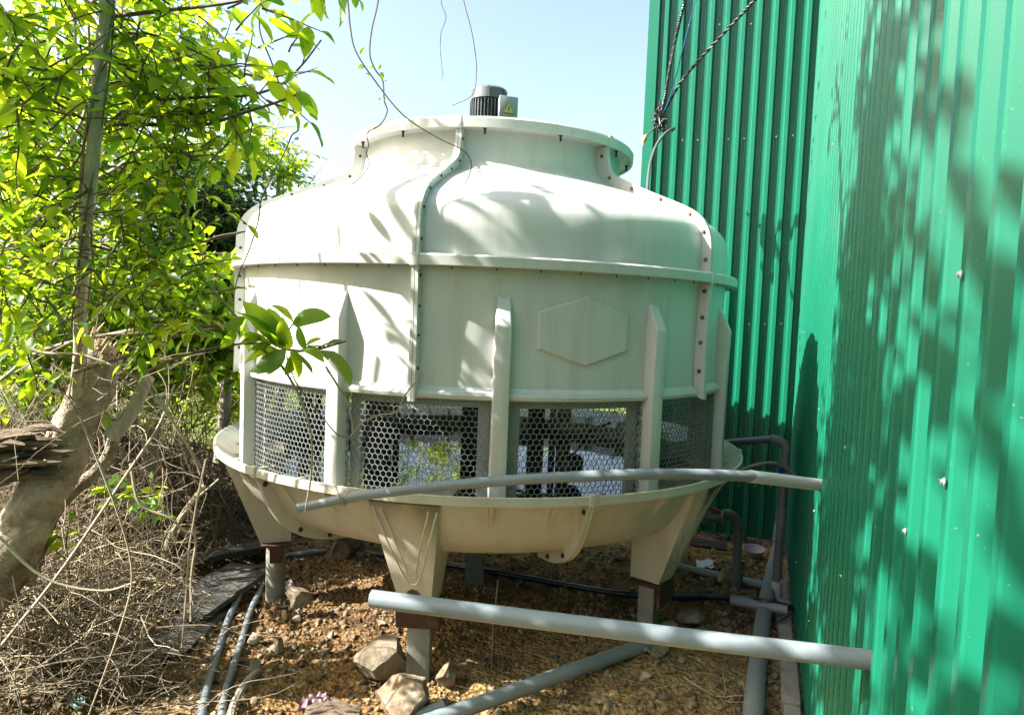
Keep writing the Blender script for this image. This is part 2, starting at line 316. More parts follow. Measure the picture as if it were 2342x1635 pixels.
def soil_mat():
    m, nt, b = nodes('soil'); L = nt.links.new
    g = N(nt, 'ShaderNodeNewGeometry'); pos = g.outputs['Position']
    a = N(nt, 'ShaderNodeTexNoise', Scale=1.5, Detail=6, Roughness=.65); L(pos, a.inputs['Vector'])
    c = N(nt, 'ShaderNodeTexNoise', Scale=26, Detail=6, Roughness=.7); L(pos, c.inputs['Vector'])
    v = N(nt, 'ShaderNodeTexVoronoi', Scale=55); L(pos, v.inputs['Vector'])
    big = ramp(nt, a.outputs['Fac'], [(.3, (.10, .062, .032)), (.45, (.205, .125, .054)), (.56, (.28, .17, .068)), (.68, (.36, .265, .135))])
    sm = ramp(nt, c.outputs['Fac'], [(.3, (.45, .42, .4)), (.5, (.95, .92, .9)), (.72, (1.5, 1.45, 1.35))])
    mx = N(nt, 'ShaderNodeMix', data_type='RGBA', blend_type='MULTIPLY'); mx.inputs[0].default_value = 1; L(big.outputs[0], mx.inputs[6]); L(sm.outputs[0], mx.inputs[7])
    # ochre ground in front of the shed, its sunlit brightness painted into the colour
    sp0 = N(nt, 'ShaderNodeSeparateXYZ'); L(pos, sp0.inputs[0])
    mo = N(nt, 'ShaderNodeMapRange'); mo.inputs['From Min'].default_value = 3.05; mo.inputs['From Max'].default_value = 2.6; L(sp0.outputs[1], mo.inputs[0])
    mo2 = N(nt, 'ShaderNodeMapRange'); mo2.inputs['From Min'].default_value = -.35; mo2.inputs['From Max'].default_value = .15; L(sp0.outputs[0], mo2.inputs[0])
    mm_ = N(nt, 'ShaderNodeMath', operation='MULTIPLY'); L(mo.outputs[0], mm_.inputs[0]); L(mo2.outputs[0], mm_.inputs[1])
    mk_ = N(nt, 'ShaderNodeMath', operation='MULTIPLY'); mk_.inputs[1].default_value = .75; L(mm_.outputs[0], mk_.inputs[0])
    oc = ramp(nt, c.outputs['Fac'], [(.3, (.19, .125, .05)), (.5, (.34, .235, .10)), (.72, (.46, .36, .19))])
    mx0 = mx; mx = N(nt, 'ShaderNodeMix', data_type='RGBA'); L(mk_.outputs[0], mx.inputs[0]); L(mx0.outputs[2], mx.inputs[6]); L(oc.outputs[0], mx.inputs[7])
    # leaf mould to the left and beyond the works: grass and litter
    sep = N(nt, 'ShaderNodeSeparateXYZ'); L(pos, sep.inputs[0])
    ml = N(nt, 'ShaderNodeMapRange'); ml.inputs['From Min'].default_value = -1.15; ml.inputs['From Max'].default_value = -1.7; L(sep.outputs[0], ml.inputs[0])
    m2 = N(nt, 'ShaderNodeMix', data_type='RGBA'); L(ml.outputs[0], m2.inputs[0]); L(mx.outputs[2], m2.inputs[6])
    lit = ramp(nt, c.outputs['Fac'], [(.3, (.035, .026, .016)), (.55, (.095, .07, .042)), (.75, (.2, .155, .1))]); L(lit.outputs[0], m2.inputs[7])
    mf = N(nt, 'ShaderNodeMapRange'); mf.inputs['From Min'].default_value = 5.6; mf.inputs['From Max'].default_value = 7.5; L(sep.outputs[1], mf.inputs[0])
    m3 = N(nt, 'ShaderNodeMix', data_type='RGBA'); L(mf.outputs[0], m3.inputs[0]); L(m2.outputs[2], m3.inputs[6])
    gr = ramp(nt, a.outputs['Fac'], [(.35, (.07, .10, .025)), (.6, (.14, .18, .045))]); L(gr.outputs[0], m3.inputs[7])
    L(m3.outputs[2], b.inputs['Base Color']); b.inputs['Roughness'].default_value = .95; b.inputs['Specular IOR Level'].default_value = .095
    ad = N(nt, 'ShaderNodeMath', operation='ADD'); L(c.outputs['Fac'], ad.inputs[0]); L(v.outputs['Distance'], ad.inputs[1])
    bp = N(nt, 'ShaderNodeBump', Strength=1, Distance=.022); L(ad.outputs[0], bp.inputs['Height']); L(bp.outputs[0], b.inputs['Normal'])
    return m
M['soil'] = soil_mat()
def water_mat():
    m, nt, b = nodes('basin_water'); L = nt.links.new
    b.inputs['Base Color'].default_value = (.02, .028, .02, 1); b.inputs['Roughness'].default_value = .02; b.inputs['IOR'].default_value = 1.33
    b.inputs['Specular IOR Level'].default_value = .9
    g = N(nt, 'ShaderNodeNewGeometry'); w = N(nt, 'ShaderNodeTexNoise', Scale=9, Detail=2); L(g.outputs['Position'], w.inputs['Vector'])
    bp = N(nt, 'ShaderNodeBump', Strength=.05, Distance=.02); L(w.outputs['Fac'], bp.inputs['Height']); L(bp.outputs[0], b.inputs['Normal'])
    return m
M['water'] = water_mat()

# ------------------------------------------------------------------ ground
def axis(lo, hi, step, end0, end1, grow=1.22):
    a = list(np.arange(lo, hi, step)); d = step; x = a[-1]; up = []
    while x < end1: d *= grow; x += d; up.append(x)
    d = step; x = a[0]; dn = []
    while x > end0: d *= grow; x -= d; dn.append(x)
    return dn[::-1] + a + up
xs = axis(-2.6, 2.2, .028, -900, 900); ys = axis(2.1, 5.3, .028, -900, 1400)
gv = [(x, y, ground_z(x, y)) for y in ys for x in xs]; nx = len(xs)
gf = [(j * nx + i, j * nx + i + 1, (j + 1) * nx + i + 1, (j + 1) * nx + i) for j in range(len(ys) - 1) for i in range(nx - 1)]
gm = bpy.data.meshes.new('ground'); gm.from_pydata(gv, [], gf); gm.update(); fix_mesh(gm, M['soil'], 180)
place('ground', gm, kind='structure')

# ------------------------------------------------------------------ green metal shed
UW = Vector((.3319, .9433, 0)); NW = Vector((-.9433, .3319, 0)); W0 = NW * -.24     # near wall runs along UW, faces NW
SC = 5.0                                                                          # where the return wall meets it
CORNER = W0 + UW * SC; WW = 1.06; WH = 4.3
shed = thing('corrugated_shed', 'tall green corrugated steel shed whose walls form an inner corner beside the tower', 'shed', W0 + UW * 2)
shed_inv = -shed.location
rs = random.Random(5)
PITCHR = .1; RIBH = .02
def sheet(org, along, out, length, z0, z1, off=0, RIBH=RIBH):
    pts = []; s = 0
    while s < length - 1e-6:
        pts += [(s, 0), (s + .018, 0), (s + .021, .0035), (s + .029, .0035), (s + .032, 0), (s + .052, 0), (s + .0595, RIBH - .0035), (s + .063, RIBH), (s + .085, RIBH), (s + .0885, RIBH - .0035), (s + .096, 0)]; s += PITCHR
    pts = [(min(a, length), b) for a, b in pts] + [(length, 0)]
    mb = MB(); v = []; f = []; nz = 1
    for j in range(nz + 1):
        z = z0 + (z1 - z0) * j / nz
        for a, b in pts:
            p = org + along * a + out * (b + off); v.append((p.x, p.y, z))
    q = len(pts)
    for j in range(nz):
        for i in range(q - 1): f.append((j * q + i, j * q + i + 1, (j + 1) * q + i + 1, (j + 1) * q + i))
    mb.add([Vector(p) + shed_inv for p in v], f)
    return mb.build('wall_sheet', M['sheet'], shed, smooth=20)
k = 0; s = SC
while s > -2.2:
    sheet(W0 + UW * (s - 1.0), UW, NW, 1.0, .02, WH, .002 * (k % 2)); s -= 1.0; k += 1
sheet(CORNER, NW, -UW, WW, .0, WH, .001, .032)
LE = CORNER + NW * WW
for k in range(3): sheet(LE + UW * (k * 1.0), UW, NW, 1.0, -.3, WH, .002 * (k % 2), .032)
fl = MB()                                          # folded corner trim on the outer corner
for (a, w, n_) in ((-NW, .07, -UW), (UW, .07, NW)):
    o = LE + n_ * .035 + shed_inv + (NW * .035 if a == -NW else -UW * .035)
    m_ = Matrix((a, n_, Vector((0, 0, 1)))).transposed()
    fl.box(o + a * (w / 2) + Vector((0, 0, WH / 2 - .1)), (w, .0015, WH - .1), m_)
fl.build('corner_trim', M['sheet'], shed, smooth=0)
rf = MB()                                          # roof over both wings
for (a, b, c, d) in ((W0 + UW * -2.3 + NW * .12, W0 + UW * (SC + 3.2) + NW * .12, W0 + UW * (SC + 3.2) - NW * 5, W0 + UW * -2.3 - NW * 5),
                     (CORNER - UW * .12 + NW * .0, CORNER + UW * 3.2, CORNER + UW * 3.2 + NW * (WW + .12), CORNER - UW * .12 + NW * (WW + .12))):
    hs = WH if a is not CORNER else WH
    lo = [Vector((p.x, p.y, WH + .004)) + shed_inv for p in (a, b, c, d)]
    rf.hexa(lo + [p + Vector((0, 0, .04)) for p in lo])
me = rf.mesh('roof', M['sheet'], 0); recalc(me); place('roof', me, shed)
scm = MB(); scm.revolve([(.0001, 0), (.0085, 0), (.0085, .0018), (.0055, .003), (.0052, .0065), (.0001, .0075)], n=10)
scme = scm.mesh('screw', M['screw'], 40)
def screw(s, z, wall=0):
    base, al, out = ((W0, UW, NW), (CORNER, NW, -UW))[wall]
    m_ = out.to_track_quat('Z', 'Y').to_euler(); kk = math.floor(s / PITCHR)
    sp = (SC - math.floor((SC - s) / PITCHR) * PITCHR - .03) if wall == 0 else (kk * PITCHR + .028)
    o = place('screw', scme, shed, base + al * sp + out * (RIBH + .003 if wall == 0 else .0035) + Vector((0, 0, z)) + shed_inv, m_, rs.uniform(.85, 1.1) * (.62 if wall == 0 else .8)); return o
def wall_hit(x, y, wall):
    r = ray(x, y); n_, o_ = ((NW, W0), (UW, CORNER))[wall]; t = o_.dot(n_) / r.dot(n_); p = r * t
    return ((p - W0).dot(UW) if wall == 0 else (p - CORNER).dot(NW)), p.z + EYE
for (x, y) in ((2124, 1236), (1946, 1312), (1868, 1425), (1834, 1287), (1879, 1171), (2249, 1138), (1891, 940), (1958, 1026), (2290, 620), (1849, 760), (1920, 330)): screw(*wall_hit(x, y, 0), 0)
for (x, y) in ((1557, 322), (1588, 322), (1653, 320), (1700, 318), (1753, 315), (1788, 312), (1741, 741), (1690, 741), (1640, 741), (1790, 741), (1720, 1110), (1760, 1110), (1680, 1110), (1560, 60), (1640, 58), (1720, 56)): screw(*wall_hit(x, y, 1), 1)
cb = MB()
for k in range(5):
    a = W0 + UW * (2.35 + k * .36) + NW * .062; L_ = .35; m_ = Matrix((UW, NW, Vector((0, 0, 1)))).transposed()
    cb2 = MB(); cb2.box((0, 0, 0), (L_, .06 + .008 * (k % 2), .09), None)
    o = cb2.build('mortar_kerb', M['curb'], None, 30); bevel(o.data, .008)
    c_ = a + UW * (L_ / 2); o.location = (c_.x, c_.y, ground_z(c_.x, c_.y, False) - .015); o.rotation_euler = (0, R(.6 * (-1) ** k), math.atan2(UW.y, UW.x) + R((k % 3 - 1) * .8))
    tag(o, 'short length of pale mortar kerb along the foot of the green wall', 'kerb', 'mortar kerb lengths along the wall')
# ------------------------------------------------------------------ cooling tower
TC = Vector((-.135, 3.593, 0))
tower = thing('cooling_tower', 'round cream glass fibre cooling tower on legs with mesh inlets and motor on top', 'cooling tower', TC)
SEAM0, RIB0 = -10, 5
DOME = [(.628, 2.196), (.628, 2.16), (.634, 2.105), (.648, 2.068), (.675, 2.037), (.715, 2.014), (.88, 1.955), (1.04, 1.887), (1.098, 1.854), (1.135, 1.812), (1.150, 1.755), (1.153, 1.70), (1.153, 1.637)]
DP = [(p.x, p.z) for p in spline([Vector((a, 0, b)) for a, b in DOME], 4)]
def shell(prof, t):                               # a profile with thickness t towards the axis
    out = []
    for i, (r, z) in enumerate(prof):
        a = prof[max(0, i - 1)]; b = prof[min(len(prof) - 1, i + 1)]; d = Vector((b[0] - a[0], b[1] - a[1])); d.normalize()
        n = Vector((d.y, -d.x)); out.append((r + n.x * t, z + n.y * t))
    return prof + out[::-1]
dome_me = None
for k in range(6):
    if dome_me is None:
        mb = MB(); mb.revolve(shell(DP, .008), .12, 59.88, 20, True); dome_me = mb.mesh('dome_panel', M['frp'], 30); recalc(dome_me)
    place('dome_panel', dome_me, tower, rot=(0, 0, R(SEAM0 + 60 * k)))
# outlet ring: a lip that stands out from the neck, in six lengths
mb = MB(); mb.revolve([(.620, 2.192), (.672, 2.197), (.680, 2.190), (.692, 2.190), (.694, 2.226), (.688, 2.234), (.628, 2.234), (.620, 2.228)], .1, 59.9, 18, True)
ring_me = mb.mesh('outlet_ring', M['frp'], 30); recalc(ring_me)
bt = MB(); bt.cyl((0, 0, -.004), .007, .008, 8); bt.cyl((0, 0, -.022), .0042, .02, 8); bt_me = bt.mesh('bolt', M['bolt'], 40)
hb = MB(); hb.tube([(0, .0, 0), (0, -.002, 0)], .0105, 14); hb.tube([(0, -.002, 0), (0, -.0085, 0)], .0062, 6); hb_me = hb.mesh('bolt', M['bolt_rust'], 30)
hd_me = hb.mesh('bolt', M['bolt'], 30)
for k in range(6):
    o = place('outlet_ring', ring_me, tower, rot=(0, 0, R(SEAM0 + 60 * k)))
    for a in (9, 37): w = R(a); place('bolt', bt_me, o, (.664 * math.sin(w), -.664 * math.cos(w), 2.194), scale=1.15)
# seam flanges: raised fins along the joints, two back to back
FIN_IN = [(.622, 2.19), (.624, 2.13), (.645, 2.07), (.712, 2.01), (.875, 1.951), (1.04, 1.882), (1.10, 1.847), (1.133, 1.805), (1.147, 1.75), (1.149, 1.642)]
FIN_OUT = [(.680, 2.189), (.684, 2.14), (.700, 2.088), (.745, 2.052), (.885, 1.987), (1.06, 1.912), (1.125, 1.872), (1.168, 1.822), (1.188, 1.755), (1.191, 1.640)]
def fin(inn, outp, x0, x1, k=4):
    a = spline([Vector((0, -r, z)) for r, z in inn], k); b = spline([Vector((0, -r, z)) for r, z in outp], k); n = len(a); v = []; f = []
    for X in (x0, x1):
        for i in range(n): v.append(a[i] + Vector((X, 0, 0))); v.append(b[i] + Vector((X, 0, 0)))
    o = 2 * n
    for i in range(n - 1):
        f += [(2 * i, 2 * i + 1, 2 * i + 3, 2 * i + 2), (o + 2 * i, o + 2 * i + 2, o + 2 * i + 3, o + 2 * i + 1), (2 * i + 1, o + 2 * i + 1, o + 2 * i + 3, 2 * i + 3)]
    f += [(0, o, o + 1, 1), (o - 2, o - 1, 2 * o - 1, 2 * o - 2)]
    return MB().add(v, f)
fins = []
for (x0, x1) in ((-.0125, -.0009), (.0009, .0125)):
    me = fin(FIN_IN, FIN_OUT, x0, x1).mesh('dome_seam_flange', M['frp'], 30); recalc(me)
    bi = [(1.150, 1.645), (1.147, 1.5), (1.145, 1.3), (1.15, 1.146)]; bo = [(1.196, 1.600), (1.192, 1.5), (1.19, 1.3), (1.194, 1.132)]
    bi[0] = (1.150, 1.600)
    mb_ = fin(bi, bo, x0, x1, 5).mesh('body_seam_flange', M['frp'], 30); recalc(mb_); fins.append((me, mb_, x0, x1))
fb_d = [(.655, 2.15), (.70, 2.052), (.815, 1.997), (.955, 1.943), (1.09, 1.875), (1.155, 1.80), (1.17, 1.69)]
fb_b = [(1.172, 1.565), (1.170, 1.46), (1.168, 1.36), (1.169, 1.245)]
for k in range(6):
    for i, (md, mbd, x0, x1) in enumerate(fins):
        a = (0, 0, R(SEAM0 + 60 * k)); o = place('dome_seam_flange', md, tower, rot=a); o2 = place('body_seam_flange', mbd, tower, rot=a)
        sx = x0 if i == 0 else x1; me = hb_me if k == 1 else hd_me
        for oo, bl in ((o, fb_d), (o2, fb_b)):
            for r, z in bl: place('bolt', me, oo, (sx, -r, z), (0, 0, R(-90 if i == 0 else 90)), scale=.85 if k == 1 else .6)
# mid ring where dome and body meet
mb = MB(); mb.revolve([(1.142, 1.601), (1.152, 1.6005), (1.19, 1.598), (1.201, 1.601), (1.2025, 1.633), (1.196, 1.6395), (1.154, 1.642), (1.142, 1.642)], .12, 59.88, 24, True)
mid_me = mb.mesh('mid_ring', M['frp'], 30); recalc(mid_me)
for k in range(6):
    o = place('mid_ring', mid_me, tower, rot=(0, 0, R(SEAM0 + 60 * k)))
    for a in (6, 13.5, 21, 28, 35, 42, 49, 55): w = R(a); place('bolt', bt_me, o, (1.172 * math.sin(w), -1.172 * math.cos(w), 1.6), scale=.5)
cl = MB(); cl.box((0, -1.196, 1.618), (.034, .02, .046)); cme = cl.mesh('ring_joint', M['frp'], 30); bevel(cme, .004)
cl = MB(); cl.box((0, -.686, 2.212), (.032, .02, .050)); cme2 = cl.mesh('ring_joint', M['frp'], 30); bevel(cme2, .004)
for k in range(6): place('ring_joint', cme, tower, rot=(0, 0, R(SEAM0 + 60 * k))); place('ring_joint', cme2, tower, rot=(0, 0, R(SEAM0 + 60 * k)))
# body panels with a rolled bead at the foot
BP = [(1.150, 1.600), (1.148, 1.55), (1.145, 1.42), (1.145, 1.26), (1.147, 1.185), (1.153, 1.176), (1.166, 1.170), (1.170, 1.158), (1.166, 1.146), (1.154, 1.140), (1.140, 1.140)]
mb = MB(); mb.revolve(shell(BP, .008), .12, 59.88, 24, True); body_me = mb.mesh('body_panel', M['frp'], 30); recalc(body_me)
bodies = [place('body_panel', body_me, tower, rot=(0, 0, R(SEAM0 + 60 * k))) for k in range(6)]
# raised hexagon on the front panel (centre 30 degrees from the seam)
def hexpts(s): return [(s * .178 * x, 1.392 + (.128 + (s - 1) * .19) * z if abs(x) < .1 else 1.392 + (.068 + (s - 1) * .13) * z * 1) for x, z in ((0, 1), (1, 1), (1, -1), (0, -1), (-1, -1), (-1, 1))]
def wrap(u, r, z): w = R(30) + u / 1.145; return (r * math.sin(w), -r * math.cos(w), z)
def sub(poly, n=5): return [((a[0] * (n - i) + b[0] * i) / n, (a[1] * (n - i) + b[1] * i) / n) for a, b in zip(poly, poly[1:] + poly[:1]) for i in range(n)]
A = sub(hexpts(1.0)); B = sub(hexpts(.95)); C_ = sub(hexpts(.5)); n = len(A)
mb = MB(); v = [wrap(u, 1.1445, z) for u, z in A] + [wrap(u, 1.1552, z) for u, z in B] + [wrap(u, 1.1552, z) for u, z in C_] + [wrap(0, 1.1552, 1.392)]
f = []
for i in range(n):
    j = (i + 1) % n; f += [(i, j, n + j, n + i), (n + i, n + j, 2 * n + j, 2 * n + i), (2 * n + i, 2 * n + j, 3 * n)]
mb.add(v, f); me = mb.mesh('raised_hexagon', M['frp'], 18); recalc(me); place('raised_hexagon', me, bodies[0])
# pillars: run from high on the body down to the basin, their head slanting back into the wall
mb = MB()
def ring4(z, r, hw, rin): return [Vector((-hw, -rin, z)), Vector((-hw * .86, -r, z)), Vector((hw * .86, -r, z)), Vector((hw, -rin, z))]
lv = [ring4(1.505, 1.150, .028, 1.135), ring4(1.405, 1.196, .0315, 1.135), ring4(1.16, 1.192, .032, 1.13), ring4(.765, 1.192, .0335, 1.125)]
v = [p for q in lv for p in q]; f = []
for i in range(3):
    for k in range(4): f.append((i * 4 + k, i * 4 + (k + 1) % 4, i * 4 + 4 + (k + 1) % 4, i * 4 + 4 + k))
f += [(3, 2, 1, 0), (12, 13, 14, 15)]
me = mb.add(v, f).mesh('pillar', M['frp'], 30); recalc(me); bevel(me, .006, 2)
for k in range(12): place('pillar', me, tower, rot=(0, 0, R(RIB0 + 30 * k)))
# hexagonal plastic mesh across each air inlet
def hex_screen():
    w = .0225; a = w / math.sqrt(3); mb = MB(); RS = 1.146; half = R(13.6) * RS; z0, z1 = .775, 1.15
    E = set(); V = {}
    rows = int((z1 - z0) / (1.5 * a)) + 1; cols = int(2 * half / w) + 1
    def vid(x, z):
        k = (round(x, 4), round(z, 4)); V.setdefault(k, k); return k
    for r in range(rows):
        for c in range(cols):
            cx = -half + w * (c + .5 * (r % 2)) + w * .2; cz = z0 + r * 1.5 * a + a * .6
            if cx > half: continue
            pp = [vid(cx + a * math.sin(R(60 * q)), cz + a * math.cos(R(60 * q))) for q in range(6)]
            for q in range(6):
                e = tuple(sorted((pp[q], pp[(q + 1) % 6]))); E.add(e)
    t, d = .0011, .0017
    for (p, q) in E:
        if max(p[1], q[1]) > z1 + .004: continue
        dx, dz = q[0] - p[0], q[1] - p[1]; L = math.hypot(dx, dz)
        if L < 1e-5: continue
        nx_, nz_ = -dz / L * t, dx / L * t; v = []
        for (x, z) in (p, q):
            rr = RS + .004 * noise.noise((x * 5, z * 5, 2)) + .0015 * noise.noise((x * 60, z * 60, 7))
            for (sx, sr) in ((1, d), (-1, d), (-1, -d), (1, -d)):
                an = (x + nx_ * sx) / RS; v.append(((rr + sr) * math.sin(an), -(rr + sr) * math.cos(an), z + nz_ * sx))
        mb.add(v, [(0, 1, 5, 4), (1, 2, 6, 5), (2, 3, 7, 6), (3, 0, 4, 7)])
    return mb.mesh('mesh_screen', M['mesh'], 0)
hm = hex_screen()
mb = MB()
for (a0, a1) in ((-13.4, -11.2), (11.2, 13.4)): mb.revolve([(1.104, .74), (1.118, .74), (1.118, 1.135), (1.104, 1.135)], a0, a1, 3, True)
mb.revolve([(1.104, 1.112), (1.118, 1.112), (1.118, 1.135), (1.104, 1.135)], -11.2, 11.2, 12, True)
fm = mb.mesh('inlet_frame', M['frame'], 30); recalc(fm)
for k in range(12):
    place('mesh_screen', hm, tower, rot=(0, 0, R(RIB0 + 15 + 30 * k))); place('inlet_frame', fm, tower, rot=(0, 0, R(RIB0 + 15 + 30 * k)))
# inside: fill pack on posts, centre column, float
mb = MB(); mb.revolve([(.0, 1.55), (1.09, 1.55), (1.09, 1.17), (.0, 1.17)], n=48); mb.build('fill_pack', M['fill'], tower)
mb = MB(); mb.box((0, 0, .85), (.15, .13, .66)); mb.build('centre_column', M['black'], tower, loc=(-.03, 0, 0))
mb = MB(); mb.box((0, 0, .85), (.075, .07, .66)); pm = mb.mesh('fill_support', M['black'], 30)
for (x, y) in ((-.50, -.28), (.26, -.30),): place('fill_support', pm, tower, (x, y, 0))
mb = MB(); mb.tube([(.43, -.42, .70), (.43, -.42, .73), (.43, -.42, .745), (.43, -.42, .80), (.43, -.42, .815), (.43, -.42, .825)], [.02, .04, .047, .047, .035, .012], 16)
mb.tube([(.43, -.42, .82), (.50, -.5, .95), (.56, -.62, 1.0)], .006, 6); mb.build('float_ball', M['black'], tower, 50)
# basin: six sections, wide rim and a bowl
BW = [(1.140, .752), (1.225, .806), (1.262, .831), (1.270, .829), (1.272, .800), (1.262, .797), (1.250, .800), (1.232, .795), (1.205, .755), (1.175, .70), (1.125, .63), (1.06, .575), (.96, .535), (.80, .512), (.45, .50), (.03, .498),
      (.03, .51), (.45, .512), (.80, .526), (.955, .549), (1.05, .59), (1.10, .645), (1.112, .70), (1.124, .752)]
mb = MB(); mb.revolve(BW, .12, 59.88, 26, True); bas_me = mb.mesh('basin_section', M['basin'], 30); recalc(bas_me)
gs = MB(); gs.add([(-.006, -1.262, .7975), (.006, -1.262, .7975), (.006, -1.10, .615), (-.006, -1.10, .615), (-.006, -1.12, .7975), (.006, -1.12, .7975)],
                  [(0, 1, 2, 3), (0, 4, 5, 1), (0, 3, 4), (1, 5, 2), (4, 3, 2, 5)])
gme = gs.mesh('basin_gusset', M['basin'], 30); recalc(gme)
# each leg: a tapering hollow foot with a drain hole low on its outer face
def foot_mesh():
    mb = MB(); zt, zb = .785, .352
    T = [Vector((-.128, -1.235, zt)), Vector((.128, -1.235, zt)), Vector((.128, -.97, zt)), Vector((-.128, -.97, zt))]
    B_ = [Vector((-.058, -1.065, zb)), Vector((.058, -1.065, zb)), Vector((.058, -.93, zb)), Vector((-.058, -.93, zb))]
    mid = [a.lerp(b, .70) for a, b in zip(T, B_)]
    nse = 4; per = []
    q = [mid[0], mid[1], B_[1], B_[0]]
    for i in range(4):
        for k in range(nse): per.append(q[i].lerp(q[(i + 1) % 4], k / nse))
    c = (q[0] + q[1] + q[2] + q[3]) / 4; c = c.lerp((q[2] + q[3]) / 2, .12); ex = (q[1] - q[0]).normalized(); ey = ((q[2] + q[3]) / 2 - (q[0] + q[1]) / 2).normalized(); nn = len(per); circ = []; deep = []
    for p in per:
        d = p - c; a = math.atan2(d.dot(ey), d.dot(ex)); w = c + ex * math.cos(a) * .027 + ey * math.sin(a) * .027
        circ.append(w); deep.append(w + Vector((0, .05, 0)))
    v = per + circ + deep; f = []
    for i in range(nn):
        j = (i + 1) % nn; f += [(i, j, nn + j, nn + i), (nn + i, nn + j, 2 * nn + j, 2 * nn + i)]
    f.append(tuple(range(2 * nn, 3 * nn))); mb.add(v, f)
    mb.add([T[0], T[1], mid[1], mid[0]], [(0, 1, 2, 3)])
    mb.add(T + B_, [(1, 5, 6, 2), (2, 6, 7, 3), (3, 7, 4, 0), (4, 7, 6, 5)])
    me = mb.mesh('foot', M['basin'], 30); bm = bmesh.new(); bm.from_mesh(me); bmesh.ops.remove_doubles(bm, verts=bm.verts, dist=1e-4); bmesh.ops.recalc_face_normals(bm, faces=bm.faces); bm.to_mesh(me); bm.free()
    me.polygons.foreach_set('use_smooth', [True] * len(me.polygons)); me.set_sharp_from_angle(angle=R(30)); return me
fme = foot_mesh()
def foot_pt(u, z):                                # on the outer face: u across, z up
    t = (z - .352) / (.785 - .352); return Vector((u, -1.065 - .17 * t + .0022, z))
mb = MB()
for (w, zl) in ((.036, .485), (.066, .455)):
    pts = [foot_pt(-w - .05, .765), foot_pt(-w * .55 - .004, zl + .06), foot_pt(-.018, zl + .01), foot_pt(0, zl), foot_pt(.018, zl + .01), foot_pt(w * .55 + .004, zl + .06), foot_pt(w + .05, .765)]
    mb.tube(spline(pts, 5), .0048, 8)
eme = mb.mesh('foot_emboss', M['basin'], 60)
for k in range(6):
    o = place('basin_section', bas_me, tower, rot=(0, 0, R(20 + 60 * k)))
    for a in (6, 16, 44, 54): place('basin_gusset', gme, o, rot=(0, 0, R(a)))
    ft = place('foot', fme, tower, rot=(0, 0, R(-10 + 60 * k))); place('foot_emboss', eme, ft)
# basin seam flanges
BI = [(1.25, .798), (1.225, .79), (1.195, .745), (1.165, .69), (1.11, .622), (1.04, .572), (.95, .536), (.82, .514)]
BO = [(1.268, .797), (1.252, .775), (1.235, .735), (1.205, .67), (1.15, .59), (1.07, .532), (.96, .492), (.82, .470)]
for i, (x0, x1) in enumerate(((-.012, -.0008), (.0008, .012))):
    me = fin(BI, BO, x0, x1).mesh('basin_seam_flange', M['basin'], 30); recalc(me)
    for k in range(6):
        o = place('basin_seam_flange', me, tower, rot=(0, 0, R(20 + 60 * k)))
        for r, z in ((1.228, .765), (1.07, .556), (.93, .505)): place('bolt', hd_me, o, (x0 if i == 0 else x1, -r, z), (0, 0, R(-90 if i == 0 else 90)))
cl = MB(); cl.box((0, -1.267, .816), (.03, .02, .045)); me = cl.mesh('ring_joint', M['basin'], 30); bevel(me, .004)
for k in range(6): place('ring_joint', me, tower, rot=(0, 0, R(20 + 60 * k)))
mb = MB(); mb.add([(0, 0, .688)] + [(1.108 * math.cos(R(a)), 1.108 * math.sin(R(a)), .688) for a in range(0, 360, 5)], [(0, i, i % 72 + 1) for i in range(1, 73)])
mb.build('water', M['water'], tower, 0)
# fan motor on its cross beam
mb = MB()
for y in (-.06, .06): mb.box((-.02, y, 2.262), (1.30, .045, .05))
mb.build('motor_beam', M['motor_dark'], tower, 0)
MC = Vector((-.03, 0, 0)); mot = MB(); mot.cyl((0, 0, 2.286), .074, .214, 32); mot.cyl((0, 0, 2.287), .1, .016, 32)
motor = mot.build('motor', M['motor_dark'], tower, 40, loc=MC)
fm_ = MB(); fm_.box((0, -.083, 2.397), (.0035, .022, .172)); fme_ = fm_.mesh('cooling_fin', M['steel'], 0)
for k in range(34):
    a = k * 360 / 34
    if 30 < a < 75: continue
    place('cooling_fin', fme_, motor, rot=(0, 0, R(a)))
mb = MB(); mb.revolve([(.0, 2.553), (.06, 2.553), (.08, 2.548), (.0895, 2.538), (.0905, 2.49), (.086, 2.488), (.0, 2.488)], n=40); mb.box((0, -.091, 2.515), (.012, .006, .05)); mb.box((.078, -.05, 2.515), (.012, .012, .04))
mb.build('fan_cowl', M['steel'], motor, 35)
tb = MB(); tb.box((0, 0, 0), (.088, .062, .108)); me = tb.mesh('terminal_box', M['box_grey'], 0); bevel(me, .007)
m_box = place('terminal_box', me, motor, (.088, -.062, 2.435), (0, 0, R(18)))
tb = MB(); tb.box((0, 0, 0), (.094, .012, .114)); me = tb.mesh('box_lid', M['box_grey'], 0); bevel(me, .004); place('box_lid', me, motor, (.088 + .031 * math.sin(R(18)) + .002, -.062 - .031 * math.cos(R(18)) - .004, 2.435), (0, 0, R(18)))
def on_lid(x, z, d): w = R(18); return Vector((.088 + x * math.cos(w) + (.0415 + d) * math.sin(w), -.062 + x * math.sin(w) - (.0415 + d) * math.cos(w) - .002, 2.435 + z))
def tri(s, d): return [on_lid(x * s, z * s - .004, d) for x, z in ((-.026, -.02), (.026, -.02), (0, .028))]
mb = MB(); mb.hexa  # triangular warning mark with a lightning bolt
mb = MB(); a = tri(1.12, .0003); b = tri(1.12, .0008); mb.add(a + b, [(3, 4, 5), (0, 2, 1), (0, 1, 4, 3), (1, 2, 5, 4), (2, 0, 3, 5)]); mb.build('warning_border', M['bolt'], motor, 0)
